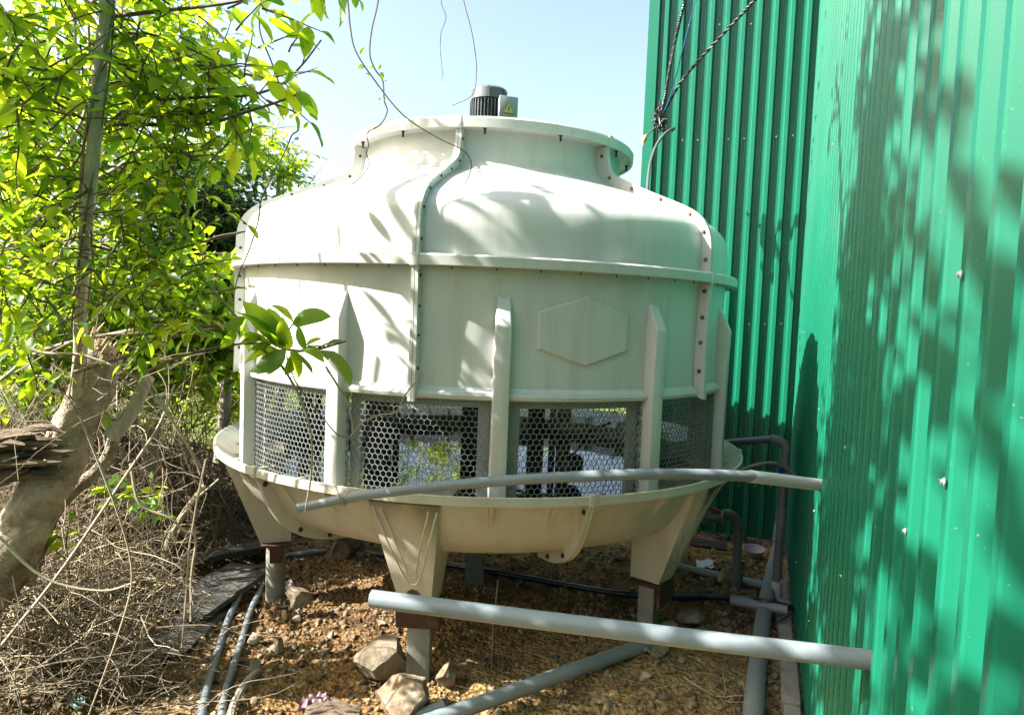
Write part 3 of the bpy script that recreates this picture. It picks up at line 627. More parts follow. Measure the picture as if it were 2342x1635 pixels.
mb = MB(); a = tri(1, .0009); b = tri(1, .0014); mb.add(a + b, [(3, 4, 5), (0, 2, 1), (0, 1, 4, 3), (1, 2, 5, 4), (2, 0, 3, 5)]); mb.build('warning_triangle', M['yellow'], motor, 0)
zz = [(.003, .012), (-.006, -.004), (-.0005, -.003), (-.004, -.018), (.007, .001), (.0015, .0), (.007, .011)]
mb = MB(); mb.add([on_lid(x, z - .004, .0018) for x, z in zz], [tuple(range(7))]); mb.build('warning_flash', M['bolt'], motor, 0)
mb = MB(); mb.cyl((.098, -.082, 2.345), .017, .036, 12); mb.cyl((.125, -.066, 2.352), .014, .03, 12); mb.build('cable_gland', M['black'], motor, 40)
mb = MB(); mb.box((.020, -.0955, 2.345), (.031, .003, .088), Matrix.Rotation(R(6), 3, 'Z')); mb.build('name_plate', M['plate'], motor, 0)
# posts under the legs
def post(x, y, zt, kind, label, w=.088):
    zb = ground_z(x, y) - .06; t = thing('support_post', label, 'post', (x, y, zb), 0, None); h = zt - zb
    mb = MB()
    if kind == 'round': mb.tube([(0, 0, z) for z in (0, h * .3, h * .7, h)], w / 2, 24)
    else: mb.box((0, 0, h / 2), (w, w * .8, h))
    o = mb.build('shaft', M['concrete'] if kind != 'dark' else M['pvc_dark'], t, 40)
    if kind == 'box': bevel(o.data, .005)
    return t, h
for (a, kind, lab) in ((-70, 'round', 'round stained concrete post under the foot of the tower beside the dry brush'), (-10, 'box', 'square grey concrete post beside the large rounded boulder'),
                       (50, 'box', 'square dark concrete post with a rusty saddle under the foot beside the shed'), (110, 'round', 'round concrete post under the far foot of the tower next to the shed'), (170, 'round', 'round concrete post under the foot at the far side of the tower'), (230, 'round', 'round concrete post under the far foot of the tower beside the bank')):
    w = R(a); x, y = TC.x + .995 * math.sin(w), TC.y - .995 * math.cos(w); t, h = post(x, y, .335, kind, lab)
    t.rotation_euler = (0, 0, w if kind == 'round' else w + R(8))
    mb = MB(); mb.box((0, 0, h + .007), (.165, .135, .012))
    if a == 50: mb.box((.0, -.068, h - .035), (.165, .012, .1)); mb.box((.088, 0, h - .03), (.012, .14, .09))
    else:
        for s in (-1, 1): mb.box((s * .082, 0, h - .03), (.01, .06, .085), Matrix.Rotation(R(6 * s), 3, 'Y'))
    if a == -10: mb.box((0, -.07, h - .03), (.16, .01, .07), Matrix.Rotation(R(20), 3, 'X'))
    mb.build('rusty_saddle', M['rust'], t, 0)
t, h = post(-.15, 3.62, .495, 'dark', 'dark plastic pipe post under the middle of the tower basin', .095)
# ------------------------------------------------------------------ pipes and hoses
def pipe(name, pts, r, m, label, cat='pipe', n=20, bore=None, group=None, smooth_path=0):
    pts = [Vector(p) for p in pts]
    if smooth_path: pts = spline(pts, smooth_path)
    c = pts[0].copy(); mb = MB(); mb.tube([p - c for p in pts], r, n, bore=bore); o = mb.build(name, M[m], None, 40, loc=c)
    return tag(o, label, cat, group)
wpt = W0 + UW * 1.44
a = Vector((.712, 1.278, .832)); b = P(850, 1368, 1.5)
pipe('grey_pipe', [a + (a - b).normalized() * .06, a.lerp(b, .33) + Vector((0, 0, -.002)), a.lerp(b, .66) + Vector((0, 0, -.002)), b], .0188, 'pvc', 'straight grey plastic pipe jutting from the green wall in front of the foot, open ended', bore=.84, n=28)
# the long bent pipe with a pale sleeve where it leaves the wall
up = thing('bent_pipe', 'long bowed grey plastic pipe with a pale wall end crossing before the basin', 'pipe', P(1700, 1089, 2.30)); uo = up.location
pp = spline([P(682, 1161, 2.26), P(850, 1130, 2.21), P(1100, 1103, 2.17), P(1350, 1088, 2.17), P(1550, 1084, 2.21), P(1722, 1089, 2.29)], 8)
mb = MB(); mb.tube([p - uo for p in pp], [.0150 + .0035 * i / (len(pp) - 1) for i in range(len(pp))], 24, bore=.82); mb.build('grey_length', M['pvc'], up, 40)
e = P(1893, 1111, 2.43); q0 = P(1716, 1089, 2.29); mb = MB(); mb.tube([q0 - uo, (q0.lerp(e, .5)) - uo, e + (e - q0).normalized() * .06 - uo], [.0212, .0208, .0208], 24); mb.build('pale_sleeve', M['pvc_white'], up, 40)
mb = MB(); tp = P(785, 1143, 2.225); ax = (P(850, 1130, 2.21) - P(730, 1152, 2.24)).normalized()
for k in range(3):
    c = tp + ax * (.006 * (k - 1)); u_ = ax.cross(Vector((0, 0, 1))).normalized(); w_ = ax.cross(u_)
    mb.tube([c + (u_ * math.cos(i * .7) + w_ * math.sin(i * .7)) * .0178 - uo for i in range(10)], .0012, 4)
for (dx, dy) in ((.035, -.045), (.05, .06), (-.02, .055)): mb.tube([tp - uo + Vector((0, -.018, 0)), tp - uo + Vector((dx * .5, -.03, dy * .6)), tp - uo + Vector((dx, -.025, dy))], .0011, 4)
mb.build('wire_tie', M['vine_pale'], up, 40)
a, b = G(940, 1665, .026), G(1495, 1468, .024); pipe('ground_pipe', [a + (a - b).normalized() * .3, a, a.lerp(b, .5), b, b + Vector((.25, .2, -.05))], .027, 'pvc', 'grey plastic pipe lying aslant on the yellowish soil below the post')
a = G(1012, 1612, .02); pipe('pipe_offcut', [a, a + Vector((-.09, -.07, -.005))], .017, 'pvc_white', 'short pale pipe offcut poking out beside the cracked rock', bore=.8)
bp = [G(1720, 1672, .036), G(1728, 1560, .036), G(1748, 1400, .037), G(1768, 1300, .038), G(1781, 1245, .05)]
bp[0] += (bp[0] - bp[1]) * 1.2
pipe('drain_pipe', [bp[0]] + spline(bp[1:], 4), .0365, 'pvc_old', 'thick dusty grey drain pipe running along the foot of the green wall', n=28)
a = bp[-1]; d = (bp[-1] - bp[-2]).normalized(); o = pipe('drain_coupling', [a - d * .05, a + d * .03, a + d * .1 + Vector((0, 0, .05)), a + d * .12 + Vector((0, 0, .14))], .043, 'pvc_dark', 'dark grey coupling at the far end of the thick drain pipe', 'coupling', n=24)
# riser by the corner
rz = G(1772, 1374); ri = thing('riser_pipe', 'upright dark grey water pipe with elbow and blue tap in the wall corner', 'pipe', rz)
top = P(1778, 1006, rz.y + .02); zt = top.z - rz.z
def elbow(a, b, c, r, n=6): return [a.lerp(b, 1 - (1 - t) * 0) if 0 else ((1 - t) ** 2) * a + 2 * t * (1 - t) * b + t * t * c for t in [i / n for i in range(n + 1)]]
mb = MB(); mb.tube([(0, 0, -.03), (.005, .004, zt * .5), (.012, .012, zt - .05)], .0205, 18); mb.build('riser', M['pvc_dark'], ri, 40)
mb = MB(); mb.tube(elbow(Vector((.012, .012, zt - .06)), Vector((.013, .014, zt)), Vector((-.06, .03, zt + .002)), .02), .0245, 18); mb.build('elbow', M['pvc_dark'], ri, 50)
mb = MB(); lp = P(1640, 1014, rz.y + .35) - rz; mb.tube([(-.05, .03, zt + .002), lp], .0195, 18); mb.build('cross_pipe', M['pvc_dark'], ri, 40)
for zf in (.06, zt * .52, zt * .78): mb = MB(); mb.tube([(.004 + .008 * zf / zt, .003 + .009 * zf / zt, zf - .04), (.004 + .008 * zf / zt, .003 + .01 * zf / zt, zf + .045)], .0255, 18); mb.build('coupling', M['pvc' if zf > .1 else 'pvc_white'], ri, 40)
vp = P(1781, 1078, rz.y) - rz; mb = MB(); mb.tube([vp + Vector((0, -.02, -.005)), vp + Vector((0, -.032, .03))], .015, 10); mb.box(vp + Vector((0, -.03, .012)), (.04, .014, .02)); mb.build('tap_handle', M['blue'], ri, 40)
mb = MB(); l0 = P(1690, 1092, rz.y + .05) - rz; l1 = P(1812, 1090, rz.y - .1) - rz; mb.tube([l0, vp + Vector((0, .02, -.03)), l1], .021, 18); mb.build('branch_pipe', M['pvc_dark'], ri, 40)
pipe('pink_hose', [P(1690, 1078, 3.35), P(1720, 1066, 3.4), P(1765, 1059, 3.45), P(1800, 1072, 3.5), P(1822, 1092, 3.5)], .0095, 'hose_pink', 'thin dusty pink hose arching from the basin to the wall', 'hose', 10, smooth_path=5)
# outlet with ball valve beside the right leg
vz = 3.72; g0 = G(1704, 1322); va = thing('valve_pipe', 'dark grey outlet pipe with a red lever valve bending down to the ground', 'pipe', g0)
A0, A1, A2 = P(1560, 1192, vz - .1) - g0, P(1690, 1176, vz) - g0, P(1695, 1322, vz) - g0
A2 = Vector((A1.x + .01, A1.y, .0)); mb = MB(); mb.tube([A0 - Vector((.2, .0, .0)), A1 - Vector((.06, 0, 0))], .021, 18); mb.build('outlet', M['pvc_dark'], va, 40)
mb = MB(); mb.tube(elbow(A1 - Vector((.08, 0, 0)), A1, A1 - Vector((0, 0, .08)), 0), .0275, 18); mb.build('elbow', M['pvc_dark'], va, 50)
mb = MB(); mb.tube([A1 - Vector((0, 0, .07)), A2], .0235, 18); mb.build('down_pipe', M['pvc_dark'], va, 40)
vc = P(1630, 1184, vz - .05) - g0; mb = MB(); mb.tube([vc - Vector((.05, 0, 0)), vc - Vector((.034, 0, 0)), vc - Vector((.03, 0, 0)), vc + Vector((.03, 0, 0)), vc + Vector((.034, 0, 0)), vc + Vector((.05, 0, 0))], [.032, .032, .027, .027, .032, .032], 16); mb.tube([vc, vc + Vector((0, 0, .045))], .012, 10); mb.build('valve_body', M['pvc'], va, 40)
mb = MB(); mb.box(vc + Vector((-.02, -.005, .052)), (.12, .026, .016), Matrix.Rotation(R(16), 3, 'Y')); o = mb.build('lever', M['red'], va, 0); bevel(o.data, .003)
a, b = G(1525, 1290, .024), G(1668, 1322, .024); pipe('low_pipe', [a + (a - b) * .5, a, b, b + (b - a).normalized() * .18], .0235, 'pvc_old', 'grey pipe lying on gravel behind the right leg beside the down pipe')
pipe('black_hose', [G(800, 1262, .012), G(950, 1280, .012), G(1110, 1305, .012), G(1280, 1335, .012), G(1420, 1358, .02), G(1545, 1366, .03), G(1660, 1366, .04), G(1740, 1375, .09), G(1818, 1392, .05)], .0155, 'hose_navy', 'long navy black hose snaking across the soil under the tower', 'hose', 12, smooth_path=8)
a, b = G(1672, 1372, .07), G(1802, 1396, .085); o = pipe('sleeve_pipe', [a, b], .0225, 'pvc_old', 'short weathered grey sleeve resting across the thick drain pipe', bore=.8)
pipe('brown_wire', [G(1760, 1440, .01), G(1775, 1425, .03), G(1800, 1410, .06), G(1812, 1400, .07)], .005, 'rust', 'rusty brown wire sticking up beside the mortar kerb', 'wire', 8, smooth_path=4)
for i, (l, off) in enumerate((([(455, 1672), (470, 1590), (498, 1490), (525, 1410), (552, 1352)], 0), ([(503, 1672), (514, 1590), (548, 1480), (574, 1395), (600, 1340)], 0))):
    pts = [G(x, y, .017) for x, y in l]; pipe('conduit_pipe', pts, .0145 if i == 0 else .0135, 'pvc', ('grey plastic conduit running down the slope along the edge of the boards', 'slimmer grey plastic conduit running towards the round concrete post')[i], smooth_path=4, n=14)
pipe('bluish_pipe', [G(630, 1290, .02), G(655, 1272, .03), G(700, 1265, .03), G(745, 1262, .025)], .0145, 'pvc', 'short blue grey pipe behind the round concrete post', smooth_path=4, n=14)
# ------------------------------------------------------------------ cables on the return wall
J = P(1510, 272, 4.55)
def twisted(name, pts, r, m, label, turns):
    pts = spline(pts, 14); L = len(pts); t = thing(name, label, 'cable', pts[0])
    for s in range(3 if turns > 20 else 2):
        mb = MB(); v = []
        for i, p in enumerate(pts):
            w = i / (L - 1) * turns * 6.283 + s * (2.094 if turns > 20 else 3.1416); d = (pts[min(i + 1, L - 1)] - pts[max(i - 1, 0)]).normalized(); a = d.cross(Vector((0, 1, 0))).normalized(); b = d.cross(a)
            v.append(p + (a * math.cos(w) + b * math.sin(w)) * r * .95 - pts[0])
        mb.tube(v, r, 6); mb.build('strand', M[m if s < 2 else 'cable_grey'], t, 60)
twisted('twisted_cable', [J, P(1520, 225, 4.5), P(1535, 140, 4.4), P(1552, 60, 4.3), P(1572, -30, 4.2), P(1600, -200, 4.0)], .0068, 'cable', 'thick black twisted cable rising steeply from the junction on the far green wall', 24)
twisted('slanting_cable', [J, P(1560, 185, 4.45), P(1620, 115, 4.3), P(1690, 40, 4.1), P(1745, -20, 4.0), P(1900, -200, 3.7)], .006, 'cable', 'black twisted cable slanting up from the junction towards the near green wall', 14)
pipe('blue_wire', [J, P(1535, 215, 4.47), P(1565, 100, 4.35), P(1592, 0, 4.25), P(1640, -150, 4.1)], .0035, 'cable_blue', 'thin blue wire running up beside the thick twisted cable', 'wire', 6, smooth_path=6)
jt = thing('cable_junction', 'tangled black taped cable junction hanging before the far green wall', 'cable', J)
rj = random.Random(8); mb = MB()
for k in range(16):
    a = rj.uniform(0, 6.28); pts = [Vector((rj.gauss(0, .02), rj.gauss(0, .015), rj.gauss(-.015, .035))) for i in range(4)]
    mb.tube(spline(pts, 5), rj.uniform(.004, .0075), 6)
mb.build('knot', M['cable'], jt, 60); mb = MB()
for k in range(6): mb.tube(spline([Vector((rj.gauss(0, .022), rj.gauss(-.01, .015), rj.gauss(-.03, .035))) for i in range(4)], 5), .004, 6)
mb.build('grey_tails', M['cable_grey'], jt, 60); mb = MB()
for (x, z) in ((-.03, .05), (-.01, .065), (.012, .045), (.03, .03), (-.045, .02), (.04, -.01)): mb.tube([(x * .5, -.01, z * .5), (x, -.02, z)], .0075, 8)
mb.build('tape_ends', M['cable'], jt, 40)
pipe('grey_cable', [J + Vector((.09, .08, -.055)), P(1542, 294, 4.55), P(1522, 305, 4.5), P(1500, 335, 4.45), P(1486, 380, 4.3), P(1480, 440, 4.1), P(1478, 500, 4.0)], .0085, 'cable_grey', 'grey cable looping down from the junction behind the tower dome', 'cable', 10, smooth_path=6)
mb = MB(); mb.tube(spline([Vector((0, 0, 0)), Vector((-.04, -.02, -.035)), Vector((-.075, -.03, -.075))], 5), .0055, 6); o = mb.build('taped_wire_end', M['cable_grey'], None, 50, loc=J + Vector((-.02, 0, -.05))); tag(o, 'loose grey wire end wrapped in orange tape at the junction', 'wire')
mb = MB(); mb.tube([(-.068, -.027, -.066), (-.078, -.032, -.082), (-.086, -.034, -.105), (-.084, -.034, -.13)], [.012, .02, .013, .004], 7); mb.build('orange_tape', M['tape'], o, 0)
# ------------------------------------------------------------------ rocks and stones
def rock_mesh(name, seed, m, sx=1, sy=1, sz=1, sub=3, cuts=9, rough=.07):
    rd = random.Random(seed); bm = bmesh.new(); bmesh.ops.create_icosphere(bm, subdivisions=sub, radius=1)
    pl = [(Vector((rd.gauss(0, 1), rd.gauss(0, 1), rd.gauss(.1, 1))).normalized(), rd.uniform(.42, .84)) for _ in range(cuts)]
    for v in bm.verts:
        p = v.co.copy()
        for n, d in pl:
            h = p.dot(n)
            if h > d: p -= n * (h - d) * .98
        q = p * 1.7 + Vector((seed, seed * .7, 0)); p *= 1 + rough * fbm(q.x * 1.3, q.y * 1.3, q.z * 1.3, 3)
        v.co = Vector((p.x * sx, p.y * sy, p.z * sz))
    me = bpy.data.meshes.new(name); bm.to_mesh(me); bm.free(); fix_mesh(me, M[m], 16); return me
def rock(x, y, w, h, m, seed, label, rz=0, sink=.25, dep=.8, tilt=(0, 0)):
    g = G(x, y); s = w * g.y / FPX / 2 * 1.12; hz = h * g.y / FPX / 2 * 1.15
    o = place('rock', rock_mesh('rock', seed, m, s, s * dep, hz, 4, 15, .1), None, g + Vector((0, s * dep * .8, hz * (1 - sink))), (tilt[0], tilt[1], rz)); return tag(o, label, 'rock')
rock(862, 1592, 165, 140, 'rock', 6, 'large rounded brown grey boulder leaning against the square concrete post', .3)
rock(920, 1668, 200, 105, 'rock_white', 11, 'cracked rock with white and rusty veins in front of the boulder', -.4)
rock(1022, 1584, 74, 66, 'rock_white', 23, 'small pointed pale rock beside the square concrete post', .9)
rock(676, 1412, 58, 76, 'rock', 31, 'angular upright brown rock beside the round concrete post', .2, .15)
rock(775, 1284, 96, 66, 'rock', 44, 'dark brown rock lying under the back of the tower near the black hose', 1.1)
rock(1676, 1342, 64, 40, 'rock', 52, 'squat brown rock on the gravel beside the valve pipe', .4)
rock(1580, 1442, 84, 46, 'rock', 61, 'flat topped tan rock near the thick drain pipe', -.3)
rock(1530, 1452, 46, 30, 'rock', 67, 'small brown rock beside the flat topped tan rock', .6)
rock(578, 1478, 44, 34, 'stone', 71, 'greenish tan cobble between the conduits and the boulder, left of its twin', .2)
rock(630, 1498, 46, 32, 'stone', 77, 'flat grey cobble lying beside the greenish cobble on the soil', 1.0)
rock(575, 1545, 34, 42, 'stone', 81, 'thin pale slab of stone under the curved root', .5)
rock(1385, 1618, 40, 20, 'stone', 85, 'flat pale stone on the yellow soil near the slanting pipe', .5)
rock(1480, 1560, 38, 24, 'stone', 93, 'pale stone beside the crumpled dry leaf', .2)
rg = random.Random(3); sm = [rock_mesh('loose_stone', 100 + i, 'stone', 1, .75, .55, 2, 10, .12) for i in range(6)]
for k in range(70):
    if k < 42: x, y = rg.uniform(420, 1260), rg.uniform(1400, 1640)
    else: x, y = rg.uniform(1050, 1760), rg.uniform(1250, 1640)
    g = G(x, y); s = rg.uniform(.010, .024) * (1.4 if rg.random() < .12 else 1)
    o = place('loose_stone', sm[k % 6], None, g + Vector((0, 0, s * .3)), (rg.uniform(-.4, .4), rg.uniform(-.4, .4), rg.uniform(0, 6.3)), s)
    tag(o, 'small tan stone lying loose on the brown soil', 'stone', 'loose stones on the soil')
# clods, gravel and litter: far too many to count
def cloud(name, verts, faces, pos, rot, scl, m, label, cat, tint=None, parent=None, smooth=0):
    V = np.array(verts); F = np.array(faces); n = len(pos); nv = len(V)
    X = (V[None, :, :] * scl[:, None, :]); X = np.einsum('nij,nvj->nvi', rot, X) + pos[:, None, :]
    fi = (F[None, :, :] + (np.arange(n) * nv)[:, None, None]).reshape(-1, F.shape[1])
    me = bpy.data.meshes.new(name); nf = len(fi); k = F.shape[1]
    me.vertices.add(n * nv); me.vertices.foreach_set('co', X.reshape(-1).astype(np.float32)); me.loops.add(nf * k); me.loops.foreach_set('vertex_index', fi.reshape(-1).astype(np.int32))
    me.polygons.add(nf); me.polygons.foreach_set('loop_start', (np.arange(nf) * k).astype(np.int32)); me.update(calc_edges=True)
    at = me.attributes.new('tint', 'FLOAT', 'POINT'); t = tint if tint is not None else np.random.default_rng(1).random(n); at.data.foreach_set('value', np.repeat(t, nv).astype(np.float32))
    fix_mesh(me, m, smooth); o = place(name, me, parent, kind='stuff')
    if label: tag(o, label, cat)
    return o
def rand_rot(rng, n, tilt=9):
    a = rng.uniform(0, 2 * np.pi, n); b = rng.normal(0, tilt, n); c = rng.normal(0, tilt, n)
    ca, sa, cb, sb, cc, sc = np.cos(a), np.sin(a), np.cos(b), np.sin(b), np.cos(c), np.sin(c); Z = np.zeros(n); O = np.ones(n)
    Rz = np.stack([np.stack([ca, -sa, Z], -1), np.stack([sa, ca, Z], -1), np.stack([Z, Z, O], -1)], 1)
    Rx = np.stack([np.stack([O, Z, Z], -1), np.stack([Z, cb, -sb], -1), np.stack([Z, sb, cb], -1)], 1)
    Ry = np.stack([np.stack([cc, Z, sc], -1), np.stack([Z, O, Z], -1), np.stack([-sc, Z, cc], -1)], 1)
    return Rz @ Rx @ Ry
ph = (1 + 5 ** .5) / 2
IV = np.array([(-1, ph, 0), (1, ph, 0), (-1, -ph, 0), (1, -ph, 0), (0, -1, ph), (0, 1, ph), (0, -1, -ph), (0, 1, -ph), (ph, 0, -1), (ph, 0, 1), (-ph, 0, -1), (-ph, 0, 1)]) / 1.9
IV = IV * np.random.default_rng(4).uniform(.5, 1.3, (12, 1))
IF = [(0, 11, 5), (0, 5, 1), (0, 1, 7), (0, 7, 10), (0, 10, 11), (1, 5, 9), (5, 11, 4), (11, 10, 2), (10, 7, 6), (7, 1, 8), (3, 9, 4), (3, 4, 2), (3, 2, 6), (3, 6, 8), (3, 8, 9), (4, 9, 5), (2, 4, 11), (6, 2, 10), (8, 6, 7), (9, 8, 1)]
rng = np.random.default_rng(7)
def ground_pts(n, x0, x1, y0, y1, seed, dens=None):
    rd = random.Random(seed); out = []
    while len(out) < n:
        x, y = rd.uniform(x0, x1), rd.uniform(y0, y1)
        if (Vector((x, y, 0)) - W0).dot(NW) < .05: continue
        if dens and rd.random() > dens(x, y): continue
        out.append((x, y, ground_z(x, y)))
    return np.array(out)
pos = ground_pts(15000, -1.7, 1.9, 2.25, 5.0, 2, lambda x, y: (.35 + .65 * S(.5 + 1.4 * fbm(x * 2.3, y * 2.3, 9, 2))) * (1 if y < 3.6 else .5)); n = len(pos)
sz = np.clip(rng.lognormal(math.log(.0048), .6, n), .002, .017)
cloud('soil_clods', IV, IF, pos + np.stack([0 * sz, 0 * sz, sz * .15], 1), rand_rot(rng, n), sz[:, None] * rng.uniform(.5, 1.4, (n, 3)), M['clod'], 'brown and tan soil crumbs and gravel strewn under the tower', 'gravel')
LFV = [(0, -1, .1), (.45, -.35, .16), (.5, .3, .1), (0, 1, .22), (-.5, .3, .2), (-.42, -.35, .05), (0, 0, 0)]; LFF = [(0, 1, 6), (1, 2, 6), (2, 3, 6), (3, 4, 6), (4, 5, 6), (5, 0, 6)]
pos = np.concatenate([ground_pts(2600, -2.6, -.9, 2.2, 5.0, 12), ground_pts(700, 1.0, 1.75, 2.3, 4.3, 13), ground_pts(500, -1.0, 1.2, 2.3, 4.8, 14)]); n = len(pos)
sz = rng.uniform(.010, .026, n); cloud('leaf_litter', LFV, LFF, pos + np.stack([0 * sz, 0 * sz, sz * .35], 1), rand_rot(rng, n, .5), sz[:, None] * np.ones((1, 3)), M['litter'], 'dead brown leaves littering the bank and the foot of the wall', 'leaf litter')
# ------------------------------------------------------------------ odd things on the ground
g = G(1737, 1285); mb = MB(); mb.revolve([(.0, .0), (.035, 0), (.056, .025), (.064, .05), (.07, .052), (.066, .047), (.053, .026), (.03, .006), (.0, .006)], n=28); o = mb.build('bowl', M['bowl'], None, 40, loc=g + Vector((0, .1, .0))); o.rotation_euler = (.1, -.06, 0); tag(o, 'lilac plastic bowl on the gravel in the wall corner', 'bowl')
def scrap(name, px, w, h, m, seed, label, cat, lift=.012, n=9, amp=.25):
    g = G(*px); rd = random.Random(seed); mb = MB(); v = []; f = []
    for j in range(n):
        for i in range(n):
            x, y = (i / (n - 1) - .5) * w, (j / (n - 1) - .5) * h; k = 1 + .3 * noise.noise((seed, math.atan2(y, x), 0))
            v.append((x * k, y * k, abs(amp * w * fbm(x / w * 2.6 + seed, y / w * 2.6, seed, 3)) * .8))
    for j in range(n - 1):
        for i in range(n - 1): f.append((j * n + i, j * n + i + 1, (j + 1) * n + i + 1, (j + 1) * n + i))
    b = [(x, y, z - .0015) for x, y, z in v]; q = n * n; mb.add(v + b, f + [tuple(k + q for k in t[::-1]) for t in f])
    o = mb.build(name, M[m], None, 50, loc=g + Vector((0, 0, lift))); o.rotation_euler = (0, 0, rd.uniform(0, 6)); return tag(o, label, cat)
scrap('paper_scrap', (1612, 1296), .13, .1, 'paper', 3, 'crumpled white scrap lying by the grey pipe on the gravel', 'litter', n=11)
scrap('plastic_rag', (718, 1622), .12, .09, 'pink', 8, 'crumpled faded pink plastic rag half under old bark', 'litter', n=15, amp=.5)
scrap('plastic_wrap', (640, 1350), .12, .08, 'paper', 14, 'dirty bluish plastic wrap beside the round concrete post', 'litter', n=11, amp=.5)
scrap('dry_leaf', (1500, 1495), .11, .08, 'straw', 19, 'big crumpled dry leaf beside the slanting pipe', 'leaf', n=9, amp=.5)
scrap('teal_scrap', (180, 1620), .06, .04, 'green_plastic', 22, 'small teal plastic scrap among the dry vines', 'litter', n=9, amp=.5)
mb = MB(); pts = [G(820, 1640, .03), G(760, 1622, .045), G(700, 1634, .03)]; c = pts[1]
for k in range(7): mb.tube(spline([p - c + Vector((.0, .012 * (k - 3), .008 * math.sin(k * 2.1))) for p in pts], 5), [.012 + .004 * math.sin(i * 1.7 + k) for i in range(11)], 5)
tag(mb.build('bark_piece', M['rotten'], None, 30, loc=c), 'splintered piece of old bark lying over the pink rag', 'bark')
pipe('curved_root', [G(520, 1668, .02), G(535, 1610, .03), G(560, 1565, .035), G(592, 1535, .02)], [.012, .017, .019, .011] if 0 else .014, 'bark', 'curved grey root lying beside the conduits', 'root', 8, smooth_path=5)
pipe('sleeper', [G(1520, 1232, .03), G(1660, 1252, .02)], .04, 'board', 'dark wooden sleeper end on the gravel by the far wall', 'timber', 4)
# boards
def board(p0, p1, w, th, label, seed, m='board'):
    a, b = p0, p1; d = (b - a); L = d.length; d.normalize(); rd = random.Random(seed); mb = MB(); v = []; f = []; nn = 14; side = d.cross(Vector((0, 0, 1))).normalized(); upv = side.cross(d)
    for i in range(nn + 1):
        t = i / nn; hw = w / 2 * (1 + .12 * noise.noise((t * 6, seed, 0))) ; hw2 = w / 2 * (1 + .12 * noise.noise((t * 6, seed, 5)))
        for (s, u) in ((-hw, 0), (hw2, 0), (hw2, th), (-hw, th)):
            v.append(d * L * (t + (.03 * noise.noise((s * 90, seed, 2)) if i in (0, nn) else 0)) + side * s + upv * (u + .01 * noise.noise((t * 4, s * 9, seed))))
    for i in range(nn):
        for k in range(4): f.append((i * 4 + k, i * 4 + (k + 1) % 4, i * 4 + 4 + (k + 1) % 4, i * 4 + 4 + k))
    f += [(3, 2, 1, 0), tuple(nn * 4 + k for k in range(4))]
    me = mb.add(v, f).mesh('weathered_board', M[m], 30); recalc(me); o = place('weathered_board', me, None, a); return tag(o, label, 'board')
board(G(430, 1425, .04), G(585, 1315, .06), .12, .025, 'dark weathered board tilted beside the conduits', 3)
board(G(385, 1395, .03), G(560, 1300, .04), .16, .02, 'wide black weathered board on the bank behind the tilted board', 9)
board(G(400, 1295, .04), G(640, 1245, .05), .12, .03, 'long grey weathered board lying behind the round concrete post', 15)
board(G(360, 1500, .02), G(470, 1400, .03), .20, .012, 'cracked sheet of dark old bark at the edge of the dry vines', 21)
# ------------------------------------------------------------------ vegetation
def leaf_verts(w, rows=5, fold=.18, curl=.25, wav=.0):
    v = []; f = []
    for i in range(rows + 1):
        t = i / rows; hw = w * (math.sin(math.pi * min(1, t ** .85)) ** .75 if 0 < t < 1 else .0) * (.9 + .25 * t); z = -curl * t * t
        if i in (0, rows): v.append((0, t, z))
        else: v += [(-hw, t, z + hw * fold * 2 + wav * math.sin(t * 9)), (0, t, z), (hw, t, z + hw * fold * 2 - wav * math.sin(t * 8))]
    k = 1
    f += [(0, 2, 1), (0, 3, 2)]
    for i in range(1, rows - 1):
        a = 1 + (i - 1) * 3; b = a + 3; f += [(a, a + 1, b + 1), (a, b + 1, b), (a + 1, a + 2, b + 2), (a + 1, b + 2, b + 1)]
    a = 1 + (rows - 2) * 3; e = a + 3; f += [(a, a + 1, e), (a + 1, a + 2, e)]
    return v, f
LV = [leaf_verts(.225, 6, .22, .24, .015), leaf_verts(.265, 6, .12, .38, .022), leaf_verts(.185, 6, .3, .14, .012)]
LOW = leaf_verts(.28, 3, .2, .25)
leaf_me = {}
for mk in ('leaf_o', 'dark_o', 'lime_o'):
    leaf_me[mk] = []
    for v, f in LV:
        me = bpy.data.meshes.new('leaf'); me.from_pydata([(x, y, z) for x, y, z in v], [], f); me.update(); fix_mesh(me, M[mk], 180); leaf_me[mk].append(me)
def basis(d, up):                                 # leaf frame: y along d, z near up
    d = d.normalized(); x = d.cross(up)
    if x.length < .05: x = d.orthogonal()
    x.normalize(); return Matrix((x, d, x.cross(d))).transposed()
